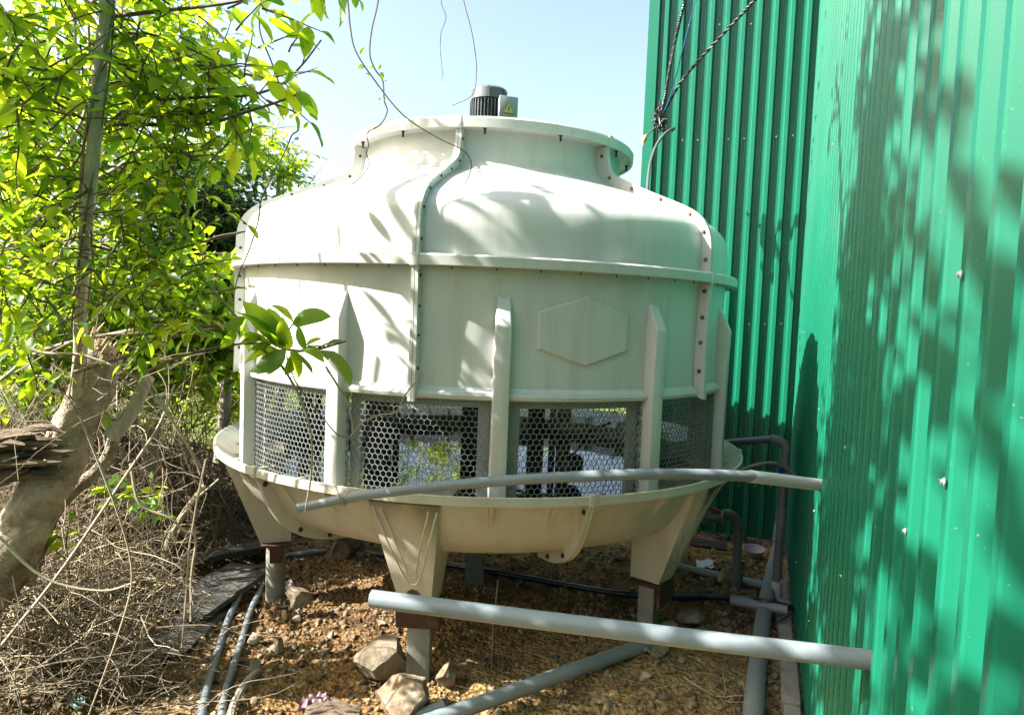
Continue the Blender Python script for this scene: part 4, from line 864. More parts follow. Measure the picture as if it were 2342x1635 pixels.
class Plant:
    def __init__(s, seed): s.rd = random.Random(seed); s.leaves = []; s.tw = MB()
    def sprig(s, p, d, L, nl, size, droop=.25, spread=.9):
        rd = s.rd; pts = [p.copy()]; d = d.normalized(); q = p.copy()
        for i in range(4): d = (d + Vector((rd.gauss(0, .12), rd.gauss(0, .12), rd.gauss(0, .1) - droop * .2))).normalized(); q = q + d * (L / 4); pts.append(q.copy())
        s.tw.tube(pts, [.0035 * (1 - .7 * i / 4) * (.6 + size * 6) for i in range(5)], 4, cap=False)
        for k in range(nl):
            t = (k + .6) / nl * 4; i = min(3, int(t)); b = pts[i].lerp(pts[i + 1], t - i); ax = (pts[i + 1] - pts[i]).normalized()
            sd = ax.cross(Vector((0, 0, 1))); sd = sd.normalized() if sd.length > .1 else Vector((1, 0, 0)); sd = sd * (1 if k % 2 else -1)
            ld = ax * rd.uniform(.25, .9) + sd * spread * rd.uniform(.6, 1.2) + Vector((rd.gauss(0, .3), rd.gauss(0, .3), rd.gauss(-droop, .3)))
            if k == nl - 1: ld = ax + Vector((0, 0, -droop * .5))
            up = Vector((rd.gauss(0, .45), rd.gauss(0, .45), 1)); s.leaves.append((b, basis(ld, up), size * rd.uniform(.55, 1.25)))
    def blob(s, c, r, n, size, nl=6, L=.22, out=.7, droop=.25):
        rd = s.rd
        for k in range(n):
            u = Vector((rd.gauss(0, 1), rd.gauss(0, 1), rd.gauss(0, 1))).normalized(); q = rd.random() ** .45
            p = c + Vector((u.x * r[0], u.y * r[1], u.z * r[2])) * q
            if p.z < ground_z(p.x, p.y, False) + .05: continue
            if (p - TC).to_2d().length < 1.38 and p.z < 2.3: continue
            if (p - W0).dot(NW) < .12: continue
            d = u * out + Vector((rd.gauss(0, .5), rd.gauss(0, .5), rd.gauss(.15, .4))); s.sprig(p - d.normalized() * L * .5, d, L * rd.uniform(.6, 1.3), rd.randint(max(2, nl - 2), nl + 2), size, droop)
    def done(s, parent, mk, twm, nmax=280, cname='foliage', big=12, shape=None):
        inv = parent.location
        def score(l):
            q = to_px(l[0])
            if q is None or not (-40 < q[0] < IW + 40 and -40 < q[1] < IH + 40): return 0
            return l[2] * FPX / q[2]
        sc = sorted(((score(l), i) for i, l in enumerate(s.leaves)), reverse=True); top = {i for v, i in sc[:nmax] if v > big}
        for n_, i in enumerate(sorted(top)):
            b, m_, sz = s.leaves[i]; o = place('leaf', leaf_me[mk + '_o'][i % 3 if shape is None else shape], parent, b - inv, m_.to_euler(), sz)
        rest = [l for i, l in enumerate(s.leaves) if i not in top]
        if rest:
            pos = np.array([tuple(l[0] - inv) for l in rest]); rot = np.array([[list(r) for r in l[1]] for l in rest]); sz = np.array([l[2] for l in rest])
            v, f = LOW if len(rest) > 2500 else LV[0]
            f = [t if len(t) == 3 else t for t in f]
            cloud(cname, v, f, pos, rot, sz[:, None] * np.ones((1, 3)), M[mk + '_a'], None, None, np.random.default_rng(len(rest)).random(len(rest)) ** 1.2, parent, 180)
        if s.tw.v:
            me = bpy.data.meshes.new('twigs'); me.from_pydata([tuple(Vector(p) - inv) for p in s.tw.v], [], s.tw.f); me.update(); fix_mesh(me, M[twm], 180); place('twigs', me, parent, kind='stuff')
def limb(parent, pts, r, m, name='branch', n=7, k=5):
    pts = spline(pts, k); L = len(pts); rr = [r[0] + (r[1] - r[0]) * i / (L - 1) for i in range(L)]; inv = parent.location
    pts = [p + Vector((noise.noise(p * 5), noise.noise(p * 5 + Vector((9, 0, 0))), 0)) * rr[i] * .6 for i, p in enumerate(pts)]
    mb = MB(); mb.tube([p - inv for p in pts], rr, n); return mb.build(name, M[m], parent, 60)
def px(l, d0, d1=None):
    n = len(l); d1 = d0 if d1 is None else d1; return [P(x, y, d0 + (d1 - d0) * i / max(1, n - 1)) for i, (x, y) in enumerate(l)]

# --- slender tree with vines round its trunk and large bright leaves
tl = [P(x, y, d) for x, y, d in ((176, 1040, 2.5), (176, 940, 2.46), (177, 830, 2.36), (185, 690, 2.22), (196, 540, 2.12), (207, 400, 2.08), (222, 250, 2.06), (236, 90, 2.06), (244, -60, 2.1), (250, -260, 2.15), (240, -480, 2.2))]
t1 = thing('slender_tree', 'slender grey trunked tree wrapped in vines with large bright green leaves', 'tree', tl[0])
limb(t1, tl, (.0205, .017), 'bark_light', 'trunk', 14, 6)
tp = spline(tl, 8)
for (a0, ph_, rr, s0, s1, mm) in ((1.5, 0, .0045, 12, 70, 'vine_pale'), (2.2, 2, .003, 0, 76, 'vine_pale'), (.9, 4, .003, 20, 78, 'vine_green')):
    pts = [p + Vector((math.cos(ph_ + i * a0 / 12), math.sin(ph_ + i * a0 / 12), 0)) * (.0195 + rr) for i, p in enumerate(tp[s0:s1])]
    mb = MB(); mb.tube([p - t1.location for p in pts], rr, 6); mb.build('climbing_vine', M[mm], t1, 60)
for l, r in (([(240, 290), (310, 240), (430, 225), (560, 220), (640, 195), (690, 150), (735, 92)], .007), ([(690, 150), (702, 110), (704, 92)], .003), ([(672, 172), (700, 165), (726, 155)], .003),
             ([(238, 285), (330, 285), (460, 288), (560, 258), (640, 232), (692, 212)], .0085), ([(245, 140), (330, 175), (430, 240), (470, 330)], .006), ([(250, 85), (340, 78), (470, 130), (560, 190), (620, 240)], .006),
             ([(235, 300), (120, 230), (20, 150), (-60, 90)], .007), ([(210, 420), (120, 470), (0, 510)], .006), ([(200, 560), (330, 585), (460, 555), (560, 530)], .006), ([(245, 40), (420, 20), (560, 0), (700, -40)], .008), ([(248, -60), (60, -30), (-120, 20)], .008)):
    limb(t1, px(l, 2.16, 2.02), (r * .85, r * .3), 'twig', n=6)
pl = Plant(21)
for (x, y, d, r, n, sz) in ((110, 90, 2.5, .42, 66, .10), (330, 60, 2.6, .34, 50, .095), (60, 330, 2.45, .34, 52, .095), (330, 260, 2.75, .30, 46, .095), (480, 190, 2.6, .22, 24, .12), (450, 330, 2.8, .2, 20, .09), (420, 440, 2.9, .26, 22, .085), (130, 560, 2.5, .32, 50, .095), (330, 600, 2.8, .28, 44, .09), (250, 690, 2.7, .28, 40, .085), (70, 760, 2.6, .26, 28, .08), (430, 720, 2.8, .22, 26, .08), (200, 400, 2.9, .3, 40, .09), (40, 180, 2.1, .22, 20, .1), (330, 450, 2.4, .2, 14, .09),
                           (300, -160, 2.8, .45, 24, .10), (20, -120, 2.0, .3, 14, .10), (540, -160, 2.9, .4, 9, .10), (420, -420, 3.0, .5, 10, .10), (90, -420, 2.7, .6, 24, .10), (175, 320, 3.42, .3, 8, .12), (40, 500, 3.42, .3, 5, .12)):
    q = (min(d * .85, 2.1) / d if d < 3.2 else .85) if y > -50 else 1
    pl.blob(P(x, y, d * q), (r * q, r * .5 * q, r * q), int(n * (.88 if y > -50 else .72)), sz * q * .74, 6, .22 * q)
for (x, y, dx, dz, n, L) in ((540, 70, .5, .3, 5, .2), (600, 20, .6, -.1, 6, .25), (560, 170, .6, -.1, 6, .22), (610, 230, .7, -.3, 5, .2), (590, 110, .8, .3, 4, .16), (520, 260, .4, -.7, 5, .18), (620, 180, .9, .2, 3, .2), (660, 120, .5, .7, 3, .1), (520, 20, .7, .4, 6, .22)):
    pl.sprig(P(x, y, 2.05), Vector((dx, -.2, dz)), L * .85, n, .075, .35)
def clear_trunk(l):
    q = to_px(l[0]); i = min(range(len(tp)), key=lambda k: abs(tp_px[k][1] - q[1])) if q else 0
    return not (q and -50 < q[1] < 1000 and abs(q[0] - tp_px[i][0]) < 75 and q[2] < tp_px[i][2] + .03 and pl.rd.random() < .85)
tp_px = [to_px(p) for p in tp]; pl.leaves = [l for l in pl.leaves if clear_trunk(l)]
pl.done(t1, 'leaf', 'twig', 290)

# --- leaning broken stump of pale bark
sl_ = px([(-70, 1400), (20, 1270), (110, 1110), (170, 980), (215, 880), (246, 800)], 2.40, 2.52)
st = thing('broken_stump', 'thick pale barked trunk snapped off short, leaning among the dry vines', 'stump', sl_[0]); pts = spline(sl_, 6); L = len(pts)
mb = MB(); v = []; f = []; n = 44
pts = spline(sl_, 12); L = len(pts)
for i, p in enumerate(pts):
    t = (pts[min(i + 1, L - 1)] - pts[max(0, i - 1)]).normalized(); a = t.cross(Vector((0, 1, 0))).normalized(); b = t.cross(a); r = .088 - .028 * i / (L - 1)
    for k in range(n):
        w = 6.2832 * k / n; q = r * (1 + .16 * fbm(math.cos(w) * 1.2, math.sin(w) * 1.2, i * .08, 3) + .07 * abs(fbm(math.cos(w) * 5, math.sin(w) * 5, i * .12, 3)) - .10 * max(0, noise.noise((math.cos(w) * 3, math.sin(w) * 3, i * .05)) - .25)); jag = (.05 * noise.noise((k * .9, 3, 1)) + .035 * math.cos(w)) if i == L - 1 else 0
        v.append(p + (a * math.cos(w) + b * math.sin(w)) * q + t * jag - st.location)
for i in range(L - 1):
    for k in range(n): f.append((i * n + k, i * n + (k + 1) % n, (i + 1) * n + (k + 1) % n, (i + 1) * n + k))
mb.add(v, f); mb.build('trunk', M['bark_pale'], st, 60)
top = v[-n:]; c = sum(top, Vector()) / n - (pts[-1] - pts[-2]).normalized() * .02; mb = MB(); rings = [top, [c.lerp(p, .6) + Vector((0, 0, .012 * noise.noise((i, 7, 0)))) for i, p in enumerate(top)], [c + (p - c) * .15 for p in top]]; vv = [p for q in rings for p in q]
mb.add(vv, [(j * n + k, j * n + (k + 1) % n, (j + 1) * n + (k + 1) % n, (j + 1) * n + k) for j in range(2) for k in range(n)] + [tuple(2 * n + k for k in range(n))]); mb.build('torn_top', M['wood_raw'], st, 25)
rdd = random.Random(2); mb = MB()
for k in range(16):
    p = top[k % n]; d = (pts[-1] - pts[-3]).normalized() + Vector((rdd.gauss(0, .2), rdd.gauss(0, .2), 0)); mb.tube([p, p + d * rdd.uniform(.015, .06)], [.008, .001], 4)
mb.build('splinters', M['wood_raw'], st, 0)
limb(st, px([(255, 1000), (300, 945), (332, 880), (345, 862)], 2.5, 2.55), (.03, .018), 'bark', 'side_branch', 10)
limb(st, px([(60, 1330), (120, 1180), (235, 1060), (262, 985)], 2.55, 2.6), (.03, .02), 'bark_pale', 'side_branch', 10)
# --- rotten log beside it
lg = thing('rotten_log', 'dark rotten log with splintered layers lying beside the pale stump', 'log', P(90, 1060, 2.35))
rl = random.Random(17)
for k in range(34):
    w = rl.uniform(0, 6.28); q = rl.random() ** .5; oy, oz = math.cos(w) * q * .07, math.sin(w) * q * .085; x0, x1 = rl.uniform(-120, -60), rl.uniform(70, 170) - 40 * q * rl.random()
    pts = [P(x0 + (x1 - x0) * t, 1052 - 22 * t + rl.gauss(0, 2), 2.35) + Vector((0, oy + .01 * rl.gauss(0, 1), oz + .006 * rl.gauss(0, 1))) for t in (0, .25, .5, .75, 1)]; sp = spline(pts, 5); r = rl.uniform(.009, .022)
    mb = MB(); mb.tube([p - lg.location for p in sp], [r * (.75 + .5 * abs(fbm(i * .35, k, 3, 2))) * (1 if i < len(sp) - 4 else (len(sp) - i) / 5) for i in range(len(sp))], 5); mb.build('splinter_layer', M['rotten'], lg, 25)
# --- leafy branch that reaches across the tower
br = thing('leafy_branch', 'leafy green branch reaching in front of the cream tower wall', 'branch', P(210, 838, 2.3))
limb(br, px([(170, 850), (330, 800), (450, 750), (540, 752), (600, 775), (660, 800), (720, 800), (790, 780)], 2.35, 2.0), (.007, .003), 'twig')
limb(br, px([(545, 760), (600, 800), (645, 840), (690, 920), (712, 1000), (710, 1090), (698, 1170)], 2.05, 2.1), (.005, .0025), 'vine_pale')
limb(br, px([(300, 870), (400, 820), (520, 790), (640, 785)], 2.3, 2.05), (.005, .003), 'twig')
pb = Plant(33)
rq = random.Random(41)
for (x, y, tx, ty, sz) in ((640, 800, 560, 690, 1), (650, 795, 600, 700, 1), (645, 790, 553, 678, 1), (672, 740, 630, 688, 1), (672, 740, 731, 704, 1), (668, 745, 690, 718, 1), (660, 800, 640, 735, 1), (655, 800, 590, 858, 1), (640, 800, 545, 825, 1), (660, 805, 728, 842, 1), (735, 800, 822, 846, 1), (700, 800, 678, 742, 1), (745, 795, 772, 772, 1), (690, 810, 640, 852, 1), (620, 790, 556, 757, 1), (600, 780, 535, 772, 1), (640, 820, 622, 868, 1), (700, 790, 735, 770, 1), (560, 770, 500, 728, 1), (500, 760, 450, 790, 1), (480, 745, 428, 700, 1), (420, 760, 380, 718, 1), (520, 760, 560, 713, 1), (690, 800, 745, 822, 1), (630, 795, 600, 735, 1), (665, 800, 700, 855, 1), (610, 785, 570, 822, 1), (540, 755, 505, 800, 1), (575, 770, 530, 715, 1), (655, 795, 610, 760, 1), (680, 800, 655, 865, 1), (640, 805, 575, 845, 1), (700, 795, 760, 815, 1), (660, 790, 612, 715, 1), (615, 790, 580, 790, 1)):
    a = P(x, y, 2.04 + rq.uniform(-.03, .03)); b = P(tx, ty, 2.02 + rq.uniform(-.06, .05)); d = b - a; pb.leaves.append((a, basis(d, Vector((rq.gauss(.1, .5), -.6 + rq.gauss(0, .35), .75))), d.length * .95))
for (x, y, tx, ty) in ((640, 795, 672, 738), (690, 800, 745, 792), (600, 778, 640, 815), (720, 800, 780, 778)): limb(br, [P(x, y, 2.05), P((x + tx) / 2, (y + ty) / 2 - 4, 2.04), P(tx, ty, 2.03)], (.003, .0018), 'vine_green', n=5)
pb.done(br, 'leaf', 'twig', 60)
OVER = [((-1.65, 1.0, 2.4), (.38, .4, .36), 26), ((-1.75, 1.8, 2.45), (.25, .25, .3), 26), ((-1.55, 1.35, 3.45), (.45, .42, .7), 210), ((-1.5, 1.3, 2.75), (.4, .38, .4), 60), ((-1.7, 1.3, 4.2), (.5, .45, .5), 70), ((-1.6, .75, 3.2), (.4, .3, .7), 32), ((-1.6, .35, 2.9), (.4, .3, .6), 22), ((-2.3, 1.6, 3.9), (.5, .5, .4), 30), ((-.9, 2.5, 4.05), (.4, .4, .2), 4)]
# --- tall overhanging tree whose crown shades the wall (above the picture)
oh = thing('overhanging_tree', 'tall leafy tree whose crown and hanging vines reach over from above', 'tree', Vector((-2.7, 1.2, ground_z(-2.7, 1.2))))
limb(oh, [Vector((-2.7, 1.2, .2)), Vector((-2.65, 1.15, 1.5)), Vector((-2.5, 1.2, 2.8)), Vector((-2.2, 1.3, 3.8)), Vector((-1.8, 1.5, 4.6))], (.09, .03), 'bark', 'trunk', 12)
for l in ([(-2.5, 1.2, 2.7), (-1.9, .9, 3.1), (-1.2, .7, 3.35)], [(-2.3, 1.3, 3.3), (-1.5, 1.7, 3.7), (-.7, 2.3, 3.85), (-.2, 2.7, 3.8)], [(-2.2, 1.3, 3.7), (-1.6, .6, 4.0), (-1.0, .3, 4.0)], [(-2.4, 1.2, 3.0), (-2.2, 2.2, 3.4), (-1.8, 2.9, 3.7)]):
    limb(oh, [Vector(p) for p in l], (.035, .008), 'bark')
po = Plant(55)
for (c, r, n) in OVER: po.blob(Vector(c), r, n, .105, 6, .25)
for (x, y, dx, dz, sz, d) in ((735, -10, .1, -.6, .09, 2.4), (705, -40, .0, -.7, .09, 2.4), (762, -20, .3, -1, .1, 2.4), (800, -25, .1, -.3, .05, 2.5)): po.sprig(P(x, y - 25, d), Vector((dx, 0, dz)), .09, 3, sz, .5)
po.done(oh, 'leaf', 'twig', 290)
# --- vines hanging against the sky
def vine(name, l, d0, d1, r, m, label, leaves=(), group=None, k=5):
    pts = px(l, d0, d1); t = thing(name, label, 'vine', pts[-1], 0, group); limb(t, pts, (r, r * .7), m, 'stem', 5, k)
    for (x, y, tx, ty) in leaves:
        i = min(range(len(l)), key=lambda q: abs(l[q][0] - x) + abs(l[q][1] - y)); d = d0 + (d1 - d0) * i / (len(l) - 1)
        a, b = P(x, y, d), P(tx, ty, d - .01); q = b - a; place('leaf', leaf_me['leaf_o'][i % 3], t, a - t.location, basis(q, Vector((.3, -.8, .4))).to_euler(), q.length)
    return t
vine('hanging_vine', [(780, -120), (795, 0), (800, 60), (812, 115), (850, 175), (920, 262), (1000, 315), (1060, 345), (1078, 375), (1072, 405), (1058, 428), (1046, 440)], 2.5, 2.62, .003, 'twig', 'long woody vine sagging from above across the dome seam', ((822, 125, 832, 108), (838, 155, 812, 150), (850, 175, 838, 165)))
vine('leafy_vine', [(880, -120), (865, 0), (850, 70), (846, 125), (858, 160), (875, 185), (878, 230), (885, 255), (870, 285), (840, 305), (843, 332), (838, 352), (845, 378), (820, 410), (785, 440), (778, 465)], 2.7, 2.78, .0032, 'twig', 'thin curling vine with small leaves hanging before the outlet ring', ((856, 75, 868, 70), (858, 158, 845, 150), (866, 160, 870, 148), (872, 165, 876, 178), (873, 225, 865, 228), (878, 222, 880, 230), (877, 190, 886, 184)))
vine('hanging_tendril', [(1000, -120), (1008, 0), (1020, 40), (1009, 75), (1007, 110), (1010, 150), (1013, 172), (1008, 186)], 3.0, 3.0, .0015, 'twig', 'fine bare tendril dangling freely in the sky before the tower')
vine('motor_vine', [(1040, -120), (1060, 0), (1078, 70), (1088, 130), (1090, 165), (1085, 208), (1070, 226), (1034, 242)], 3.3, 3.36, .0025, 'twig', 'thin bare vine hooked over the motor cowl')
vine('twisting_vine', [(585, -100), (592, 30), (596, 80), (620, 140), (648, 215), (668, 245), (682, 295), (668, 310), (650, 350), (600, 450), (592, 500), (570, 570), (545, 630), (532, 690)], 2.35, 2.3, .003, 'twig', 'long twisting vine hanging down past the left seam of the tower', ((640, 200, 620, 215), (655, 230, 640, 262)))
VL = ['pale vine curving up to meet the slender trunk high in its leaves', 'thick pale vine slanting up across the slender trunk at half its height', 'greenish vine hanging straight down beside the slender trunk', 'pale vine sagging from the thicket past the stump top towards the boards', 'greenish vine bowing up to the branch that crosses the slender trunk', 'grey barked stem bending over the top of the broken stump',
      'thin brown stem reaching from the slender trunk towards the dome seam', 'fine brown tendril dropping past the foliage down to the stump', 'short pale vine pointing at the leafy branch before the tower', 'kinked pale vine dangling over the bank above the boards', 'slender pale vine hanging beside the kinked vine', 'loose pale vine drooping from the stump to the dry tangle', 'grey barked stem leaning up across the pale stump', 'stout pale vine bowed low over the dry tangle', 'thin pale vine curling behind the stump side branch']
for i, (l, d, r, m) in enumerate((([(0, 505), (110, 390), (190, 270), (205, 120), (195, -20)], 2.35, .008, 'vine_pale'), ([(-20, 610), (60, 520), (140, 440), (250, 395), (330, 335)], 2.3, .0085, 'vine_pale'), ([(170, -20), (172, 90), (185, 190), (215, 250), (235, 330), (222, 420)], 2.5, .005, 'vine_green'), ([(0, 760), (90, 805), (200, 815), (330, 880), (430, 1020), (458, 1085)], 2.2, .006, 'vine_pale'),
                                  ([(60, 700), (150, 560), (190, 420), (260, 330), (330, 285)], 2.25, .006, 'vine_green'), ([(0, 870), (100, 800), (300, 755), (270, 760)], 2.4, .007, 'bark'), ([(200, 470), (330, 530), (430, 560), (500, 540), (560, 530)], 2.3, .004, 'twig'), ([(420, 190), (400, 330), (380, 520), (290, 760), (220, 1000)], 2.2, .0028, 'twig'),
                                  ([(430, 580), (470, 640), (520, 700), (560, 745)], 2.2, .005, 'vine_pale'), ([(300, 1060), (320, 1150), (390, 1185), (420, 1212), (448, 1230), (437, 1320), (436, 1420)], 2.3, .006, 'vine_pale'), ([(470, 1050), (452, 1140), (442, 1200), (432, 1260), (422, 1400), (416, 1480)], 2.35, .0045, 'vine_pale'),
                                  ([(180, 950), (250, 1120), (300, 1290), (280, 1420), (200, 1640)], 2.15, .004, 'vine_pale'), ([(0, 1480), (150, 1290), (280, 1100), (360, 980), (400, 880)], 2.25, .006, 'bark'), ([(-10, 1220), (100, 1320), (230, 1350), (310, 1330)], 2.2, .005, 'vine_pale'), ([(330, 850), (395, 960), (420, 1040), (445, 1095), (475, 1130)], 2.5, .004, 'vine_pale'))):
    vine('woody_vine', l, d, d + .05, r, m, VL[i], (), 'woody vines in the thicket')
vine('dry_runner', [(745, 838), (775, 885), (795, 920), (808, 985), (800, 1000), (812, 985), (835, 962), (870, 948), (905, 942), (925, 905), (945, 880), (968, 856)], 2.12, 2.1, .0032, 'vine_pale', 'dry vine runner bent in front of the mesh inlets')
vine('dry_tendril', [(655, 815), (680, 880), (735, 950), (770, 992), (795, 1000)], 2.08, 2.1, .0024, 'twig', 'thin brown tendril drooping before the bright mesh inlet')
# --- background trees
def back_tree(name, label, base, h, blobs, mk, size, nmax, seed, group=None, nl=6, L=.25):
    t = thing(name, label, 'tree', base, 0, group); limb(t, [base, base + Vector((.03, 0, h * .4)), base + Vector((-.04, .02, h * .75)), base + Vector((.0, .0, h))], (.05, .015), 'bark', 'trunk', 9)
    p = Plant(seed)
    for (c, r, n) in blobs:
        limb(t, [base + Vector((0, 0, h * .4)), (base + Vector((0, 0, h * .6))).lerp(c, .5) + Vector((0, 0, .05)), c], (.018, .005), 'bark')
        p.blob(c, r, n, size, nl, L)
    p.done(t, mk, 'twig', nmax)
gz = ground_z
back_tree('dark_tree', 'dark green creeper covered tree standing behind the thicket beside the dome', Vector((-2.05, 5.0, gz(-2.05, 5.0))), 2.0, [(P(470, 500, 4.9), (.42, .4, .45), 260), (P(430, 600, 4.8), (.45, .4, .4), 240), (P(510, 590, 5.0), (.26, .3, .4), 170), (P(535, 520, 4.95), (.16, .25, .4), 110), (P(400, 430, 5.0), (.4, .4, .3), 110), (P(300, 740, 4.6), (.5, .4, .4), 120)], 'dark', .062, 280, 71, nl=7)
back_tree('sunlit_tree', 'sunlit tree with small leaves showing over the dark tree against the sky', Vector((-2.0, 6.0, gz(-2.0, 6.0))), 2.5, [(P(590, 335, 5.8), (.38, .4, .22), 90), (P(650, 395, 5.9), (.28, .3, .16), 45), (P(520, 350, 5.9), (.35, .4, .25), 70), (P(420, 340, 5.8), (.5, .4, .3), 80)], 'leaf', .062, 240, 72, nl=7)
back_tree('lime_shrub', 'sunlit yellow green shrub glowing behind the brush beside the mesh inlets', Vector((-2.35, 6.2, gz(-2.35, 6.2))), 1.0, [(P(500, 850, 6.2), (.55, .4, .45), 160), (P(525, 740, 6.4), (.45, .4, .45), 140), (P(430, 870, 6.0), (.5, .4, .35), 110), (P(540, 920, 6.3), (.35, .4, .3), 90), (P(350, 800, 6.2), (.5, .4, .5), 100)], 'lime', .075, 200, 73)
back_tree('thicket_shrub', 'dense mid green shrub filling the gap behind the slender tree', Vector((-2.9, 4.3, gz(-2.9, 4.3))), 2.2, [(P(80, 250, 4.2), (.7, .5, .6), 150), (P(250, 380, 4.3), (.6, .5, .5), 130), (P(80, 600, 4.1), (.6, .5, .5), 120), (P(280, 100, 4.5), (.7, .5, .5), 120), (P(200, 750, 4.0), (.6, .4, .4), 90), (P(440, 130, 4.6), (.35, .4, .35), 50), (P(-80, 400, 4.0), (.5, .5, .9), 80)], 'leaf', .085, 290, 74, nl=7)
back_tree('green_shrub', 'bright green shrub whose leaves press against the side of the tower', Vector((-2.0, 3.9, gz(-2.0, 3.9))), 1.3, [(P(485, 640, 3.8), (.2, .22, .26), 60), (P(430, 740, 3.75), (.3, .25, .22), 90), (P(500, 790, 3.85), (.2, .22, .2), 50), (P(330, 690, 3.7), (.32, .25, .3), 80), (P(170, 640, 3.6), (.4, .3, .4), 90), (P(60, 790, 3.4), (.35, .3, .25), 70), (P(230, 830, 3.6), (.35, .25, .2), 60), (P(400, 860, 3.7), (.25, .2, .12), 24)], 'leaf', .075, 290, 79, nl=7)
for (x, y, h, n, mk, lab) in ((-1.45, 6.9, 1.75, 70, 'leaf', 'bushy green shrub hidden behind the tower and mirrored in its basin water'), (-.75, 7.3, 1.6, 60, 'lime', 'yellow green shrub behind the tower seen only through the inlets'), (.35, 7.6, 1.2, 28, 'leaf', 'sparse low shrub behind the tower beside the shed')):
    b = Vector((x, y, gz(x, y))); back_tree('hidden_shrub', lab, b, h, [(b + Vector((.1 * (-1) ** k, 0, h * q)), (.45, .4, .4), n) for k, q in enumerate((.35, .7, .95))], mk, .09, 120, int(300 + x * 10), nl=6, L=.3)
rb = random.Random(91)
for k in range(13):                               # unseen thicket left of and behind the camera, added to block low sky light
    x = -3.7 - rb.random() * 1.6 if k < 6 else -3 + rb.random() * 3; y = -2.4 + k * .6 if k < 6 else -2.4 - rb.random() * 2; h = 2.1 + rb.random() * .8 + (.5 if x < -4.4 else 0)
    b = Vector((x, y, gz(x, y))); back_tree('unseen_thicket_tree', 'unseen leafy tree carrying on the thicket, added to hold back sky light', b, h, [(b + Vector((rb.uniform(-.3, .3), rb.uniform(-.3, .3), h * q)), (.65, .65, .5), 55) for q in (.3, .62, .95)], 'leaf', .16, 0, 200 + k, 'unseen thicket trees added against sky light', nl=6, L=.4)
for k in range(9):                                # far scrub behind the tower, seen through the mesh and beyond the bank
    x = -9 + k * 2.1 + rb.uniform(-.5, .5); y = 14 + rb.uniform(-1.5, 3); h = rb.uniform(.7, 1.5) if x > -.8 else rb.uniform(2.3, 2.9)
    b = Vector((x, y, gz(x, y))); back_tree('far_shrub', 'scrubby green bush on the open ground beyond the tower', b, h, [(b + Vector((rb.uniform(-.5, .5), rb.uniform(-.4, .4), h * q)), (.9, .8, .45 * max(1, h / 2)), 60) for q in (.4, .75)], 'leaf', .16, 40, 100 + k, 'far bushes beyond the tower', nl=6, L=.5)
# --- undergrowth plants low in the brush
for (x, y, d, n, sz, lab) in ((330, 1130, 3.0, 7, .07, 'small green seedling in the shade under the stump branch'), (240, 1110, 2.7, 6, .06, 'young green shoot growing beside the pale stump'), (365, 1160, 3.1, 7, .06, 'low leafy seedling beside the dry vines in deep shade'), (150, 1230, 2.6, 6, .06, 'green leafy shoot at the foot of the pale stump')):
    c = P(x, y, d); c.z = max(c.z, gz(c.x, c.y)); t = thing('seedling', lab, 'plant', Vector((c.x, c.y, gz(c.x, c.y)))); p = Plant(int(x))
    limb(t, [t.location.copy(), t.location.lerp(c, .5) + Vector((.02, 0, 0)), c], (.004, .002), 'vine_green', 'stem', 5)
    for q in range(3): p.sprig(c - Vector((0, 0, .04 * q)), Vector((rb.uniform(-1, 1), rb.uniform(-1, .3), .5)), .12, n, sz, .2)
    p.done(t, 'leaf', 'twig', 60)
# --- dry vine tangle and straw: nobody could count these
def strands(name, n, place_fn, m, label, cat, seed, rad, seg=7, sides=3):
    rd = random.Random(seed); mb = MB(); tint = []
    for k in range(n):
        p, d, L, sag = place_fn(rd); pts = [p.copy()]
        for i in range(seg):
            d = (d + Vector((rd.gauss(0, .22), rd.gauss(0, .22), rd.gauss(0, .2) - sag / seg))).normalized(); q = pts[-1] + d * (L / seg); gg = gz(q.x, q.y, False) + .01
            if q.z < gg: q.z = gg; d.z = abs(d.z) * .3
            if (q - TC).to_2d().length < 1.33 and q.z < 1.7: q = pts[-1].copy() + Vector((-.02, -.01, .01))
            pts.append(q)
        r = rd.uniform(*rad); a = len(mb.v); mb.tube(pts, [r * (1 - .5 * i / seg) for i in range(len(pts))], sides, cap=False); tint += [rd.random()] * (len(mb.v) - a)
    me = mb.mesh(name, M[m], 180); at = me.attributes.new('tint', 'FLOAT', 'POINT'); at.data.foreach_set('value', tint); return tag(place(name, me, kind='stuff'), label, cat)
def near_tangle(rd):
    g = G(rd.uniform(-60, 400), rd.uniform(1180, 1640)); p = Vector((g.x + rd.gauss(0, .05), g.y + rd.gauss(0, .1), g.z + rd.random() ** 1.6 * .34)); return p, Vector((rd.gauss(0, 1), rd.gauss(0, .7), rd.gauss(.1, .6))), rd.uniform(.15, .6), rd.uniform(-.2, 1.2)
strands('dead_twigs', 620, near_tangle, 'twig', 'dark brittle twigs lying under the tan dry vines', 'twigs', 15, (.001, .003))
strands('dry_vine_tangle', 540, near_tangle, 'vine_dry', 'dense tangle of dry tan vines covering the bank', 'dry vines', 5, (.0009, .0034), 9)
def back_tangle(rd):
    x = rd.uniform(-3.4, -1.45); y = rd.uniform(3.3, 5.4); return Vector((x, y, gz(x, y) + rd.random() ** 1.3 * (.6 if y < 4.1 else .3))), Vector((rd.gauss(0, .8), rd.gauss(0, .6), rd.gauss(-.2, .8))), rd.uniform(.3, .9), rd.uniform(0, 1.5)
strands('dead_brush', 1500, back_tangle, 'twig', 'dark mass of dead stems and twigs on the shaded bank behind', 'brush', 6, (.0015, .0042))
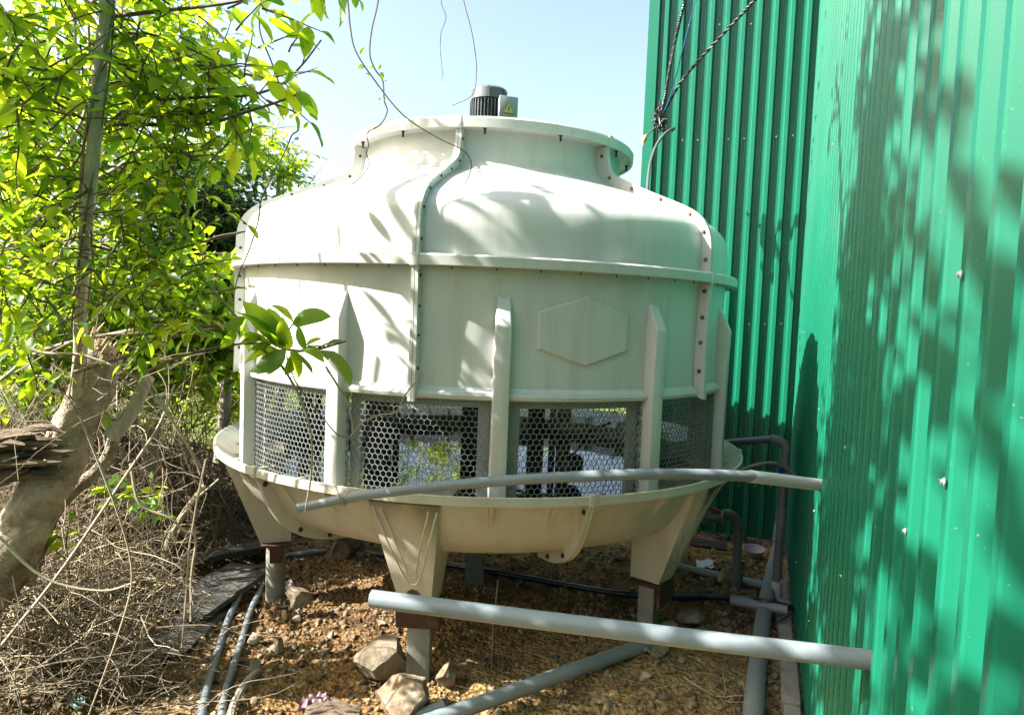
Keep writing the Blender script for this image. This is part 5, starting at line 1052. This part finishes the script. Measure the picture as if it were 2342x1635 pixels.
def mid_tangle(rd):
    p = P(rd.uniform(-40, 420), rd.uniform(820, 1250), rd.uniform(2.3, 3.2)); return p, Vector((rd.gauss(0, .7), rd.gauss(0, .5), rd.gauss(-.2, .8))), rd.uniform(.2, .7), rd.uniform(0, 1.5)
strands('bare_stems', 200, mid_tangle, 'vine_dry', 'thin bare stems criss-crossing around the stump', 'stems', 7, (.001, .003))
def straw(rd):
    g = G(rd.uniform(-20, 330), rd.uniform(1180, 1560)); return g + Vector((0, 0, .02)), Vector((rd.gauss(.1, .5), rd.gauss(0, .4), rd.uniform(.3, 1.2))), rd.uniform(.15, .45), rd.uniform(.8, 2.6)
strands('dry_grass', 430, straw, 'straw', 'bent straw coloured dry grass blades on the bank', 'dry grass', 8, (.0012, .0035))
def bits(rd):
    g = G(rd.uniform(1050, 1790), rd.uniform(1440, 1640), .01) if rd.random() < .6 else G(rd.uniform(420, 1700), rd.uniform(1250, 1640), .01); return g, Vector((rd.gauss(0, 1), rd.gauss(0, 1), rd.gauss(.1, .15))), rd.uniform(.04, .22), .2
strands('straw_bits', 170, bits, 'straw', 'loose straws and stalks scattered over the soil', 'straw', 9, (.0008, .002), 4)
for k, (l, d) in enumerate((([(1118, 1450), (1122, 1400), (1128, 1330)], 0), ([(1365, 1560), (1420, 1585), (1490, 1620)], 0))):
    if k == 0: pts = [G(1124, 1530), G(1124, 1530) + Vector((0, 0, .16)), G(1124, 1530) + Vector((.012, 0, .36))]
    else: pts = [G(x, y, .02) for x, y in ((1565, 1548), (1590, 1565), (1632, 1590))]
    pipe('dry_stalk', pts, .0022 if k == 0 else .0035, 'vine_pale', ('thin dry stalk standing upright behind the straight grey pipe', 'pale dry stick lying on the soil near the thick drain pipe')[k], 'stalk', 5, smooth_path=4)
limb_o = thing('bleached_branch', 'bleached dead branch sticking up out of the shaded brush', 'branch', G(395, 1255)); limb(limb_o, px([(380, 1260), (400, 1210), (430, 1160), (465, 1110)], 3.2, 3.3), (.018, .012), 'vine_pale', 'wood', 8); limb(limb_o, px([(395, 1215), (440, 1150), (500, 1095)], 3.2, 3.3), (.008, .004), 'vine_pale', 'wood', 6)
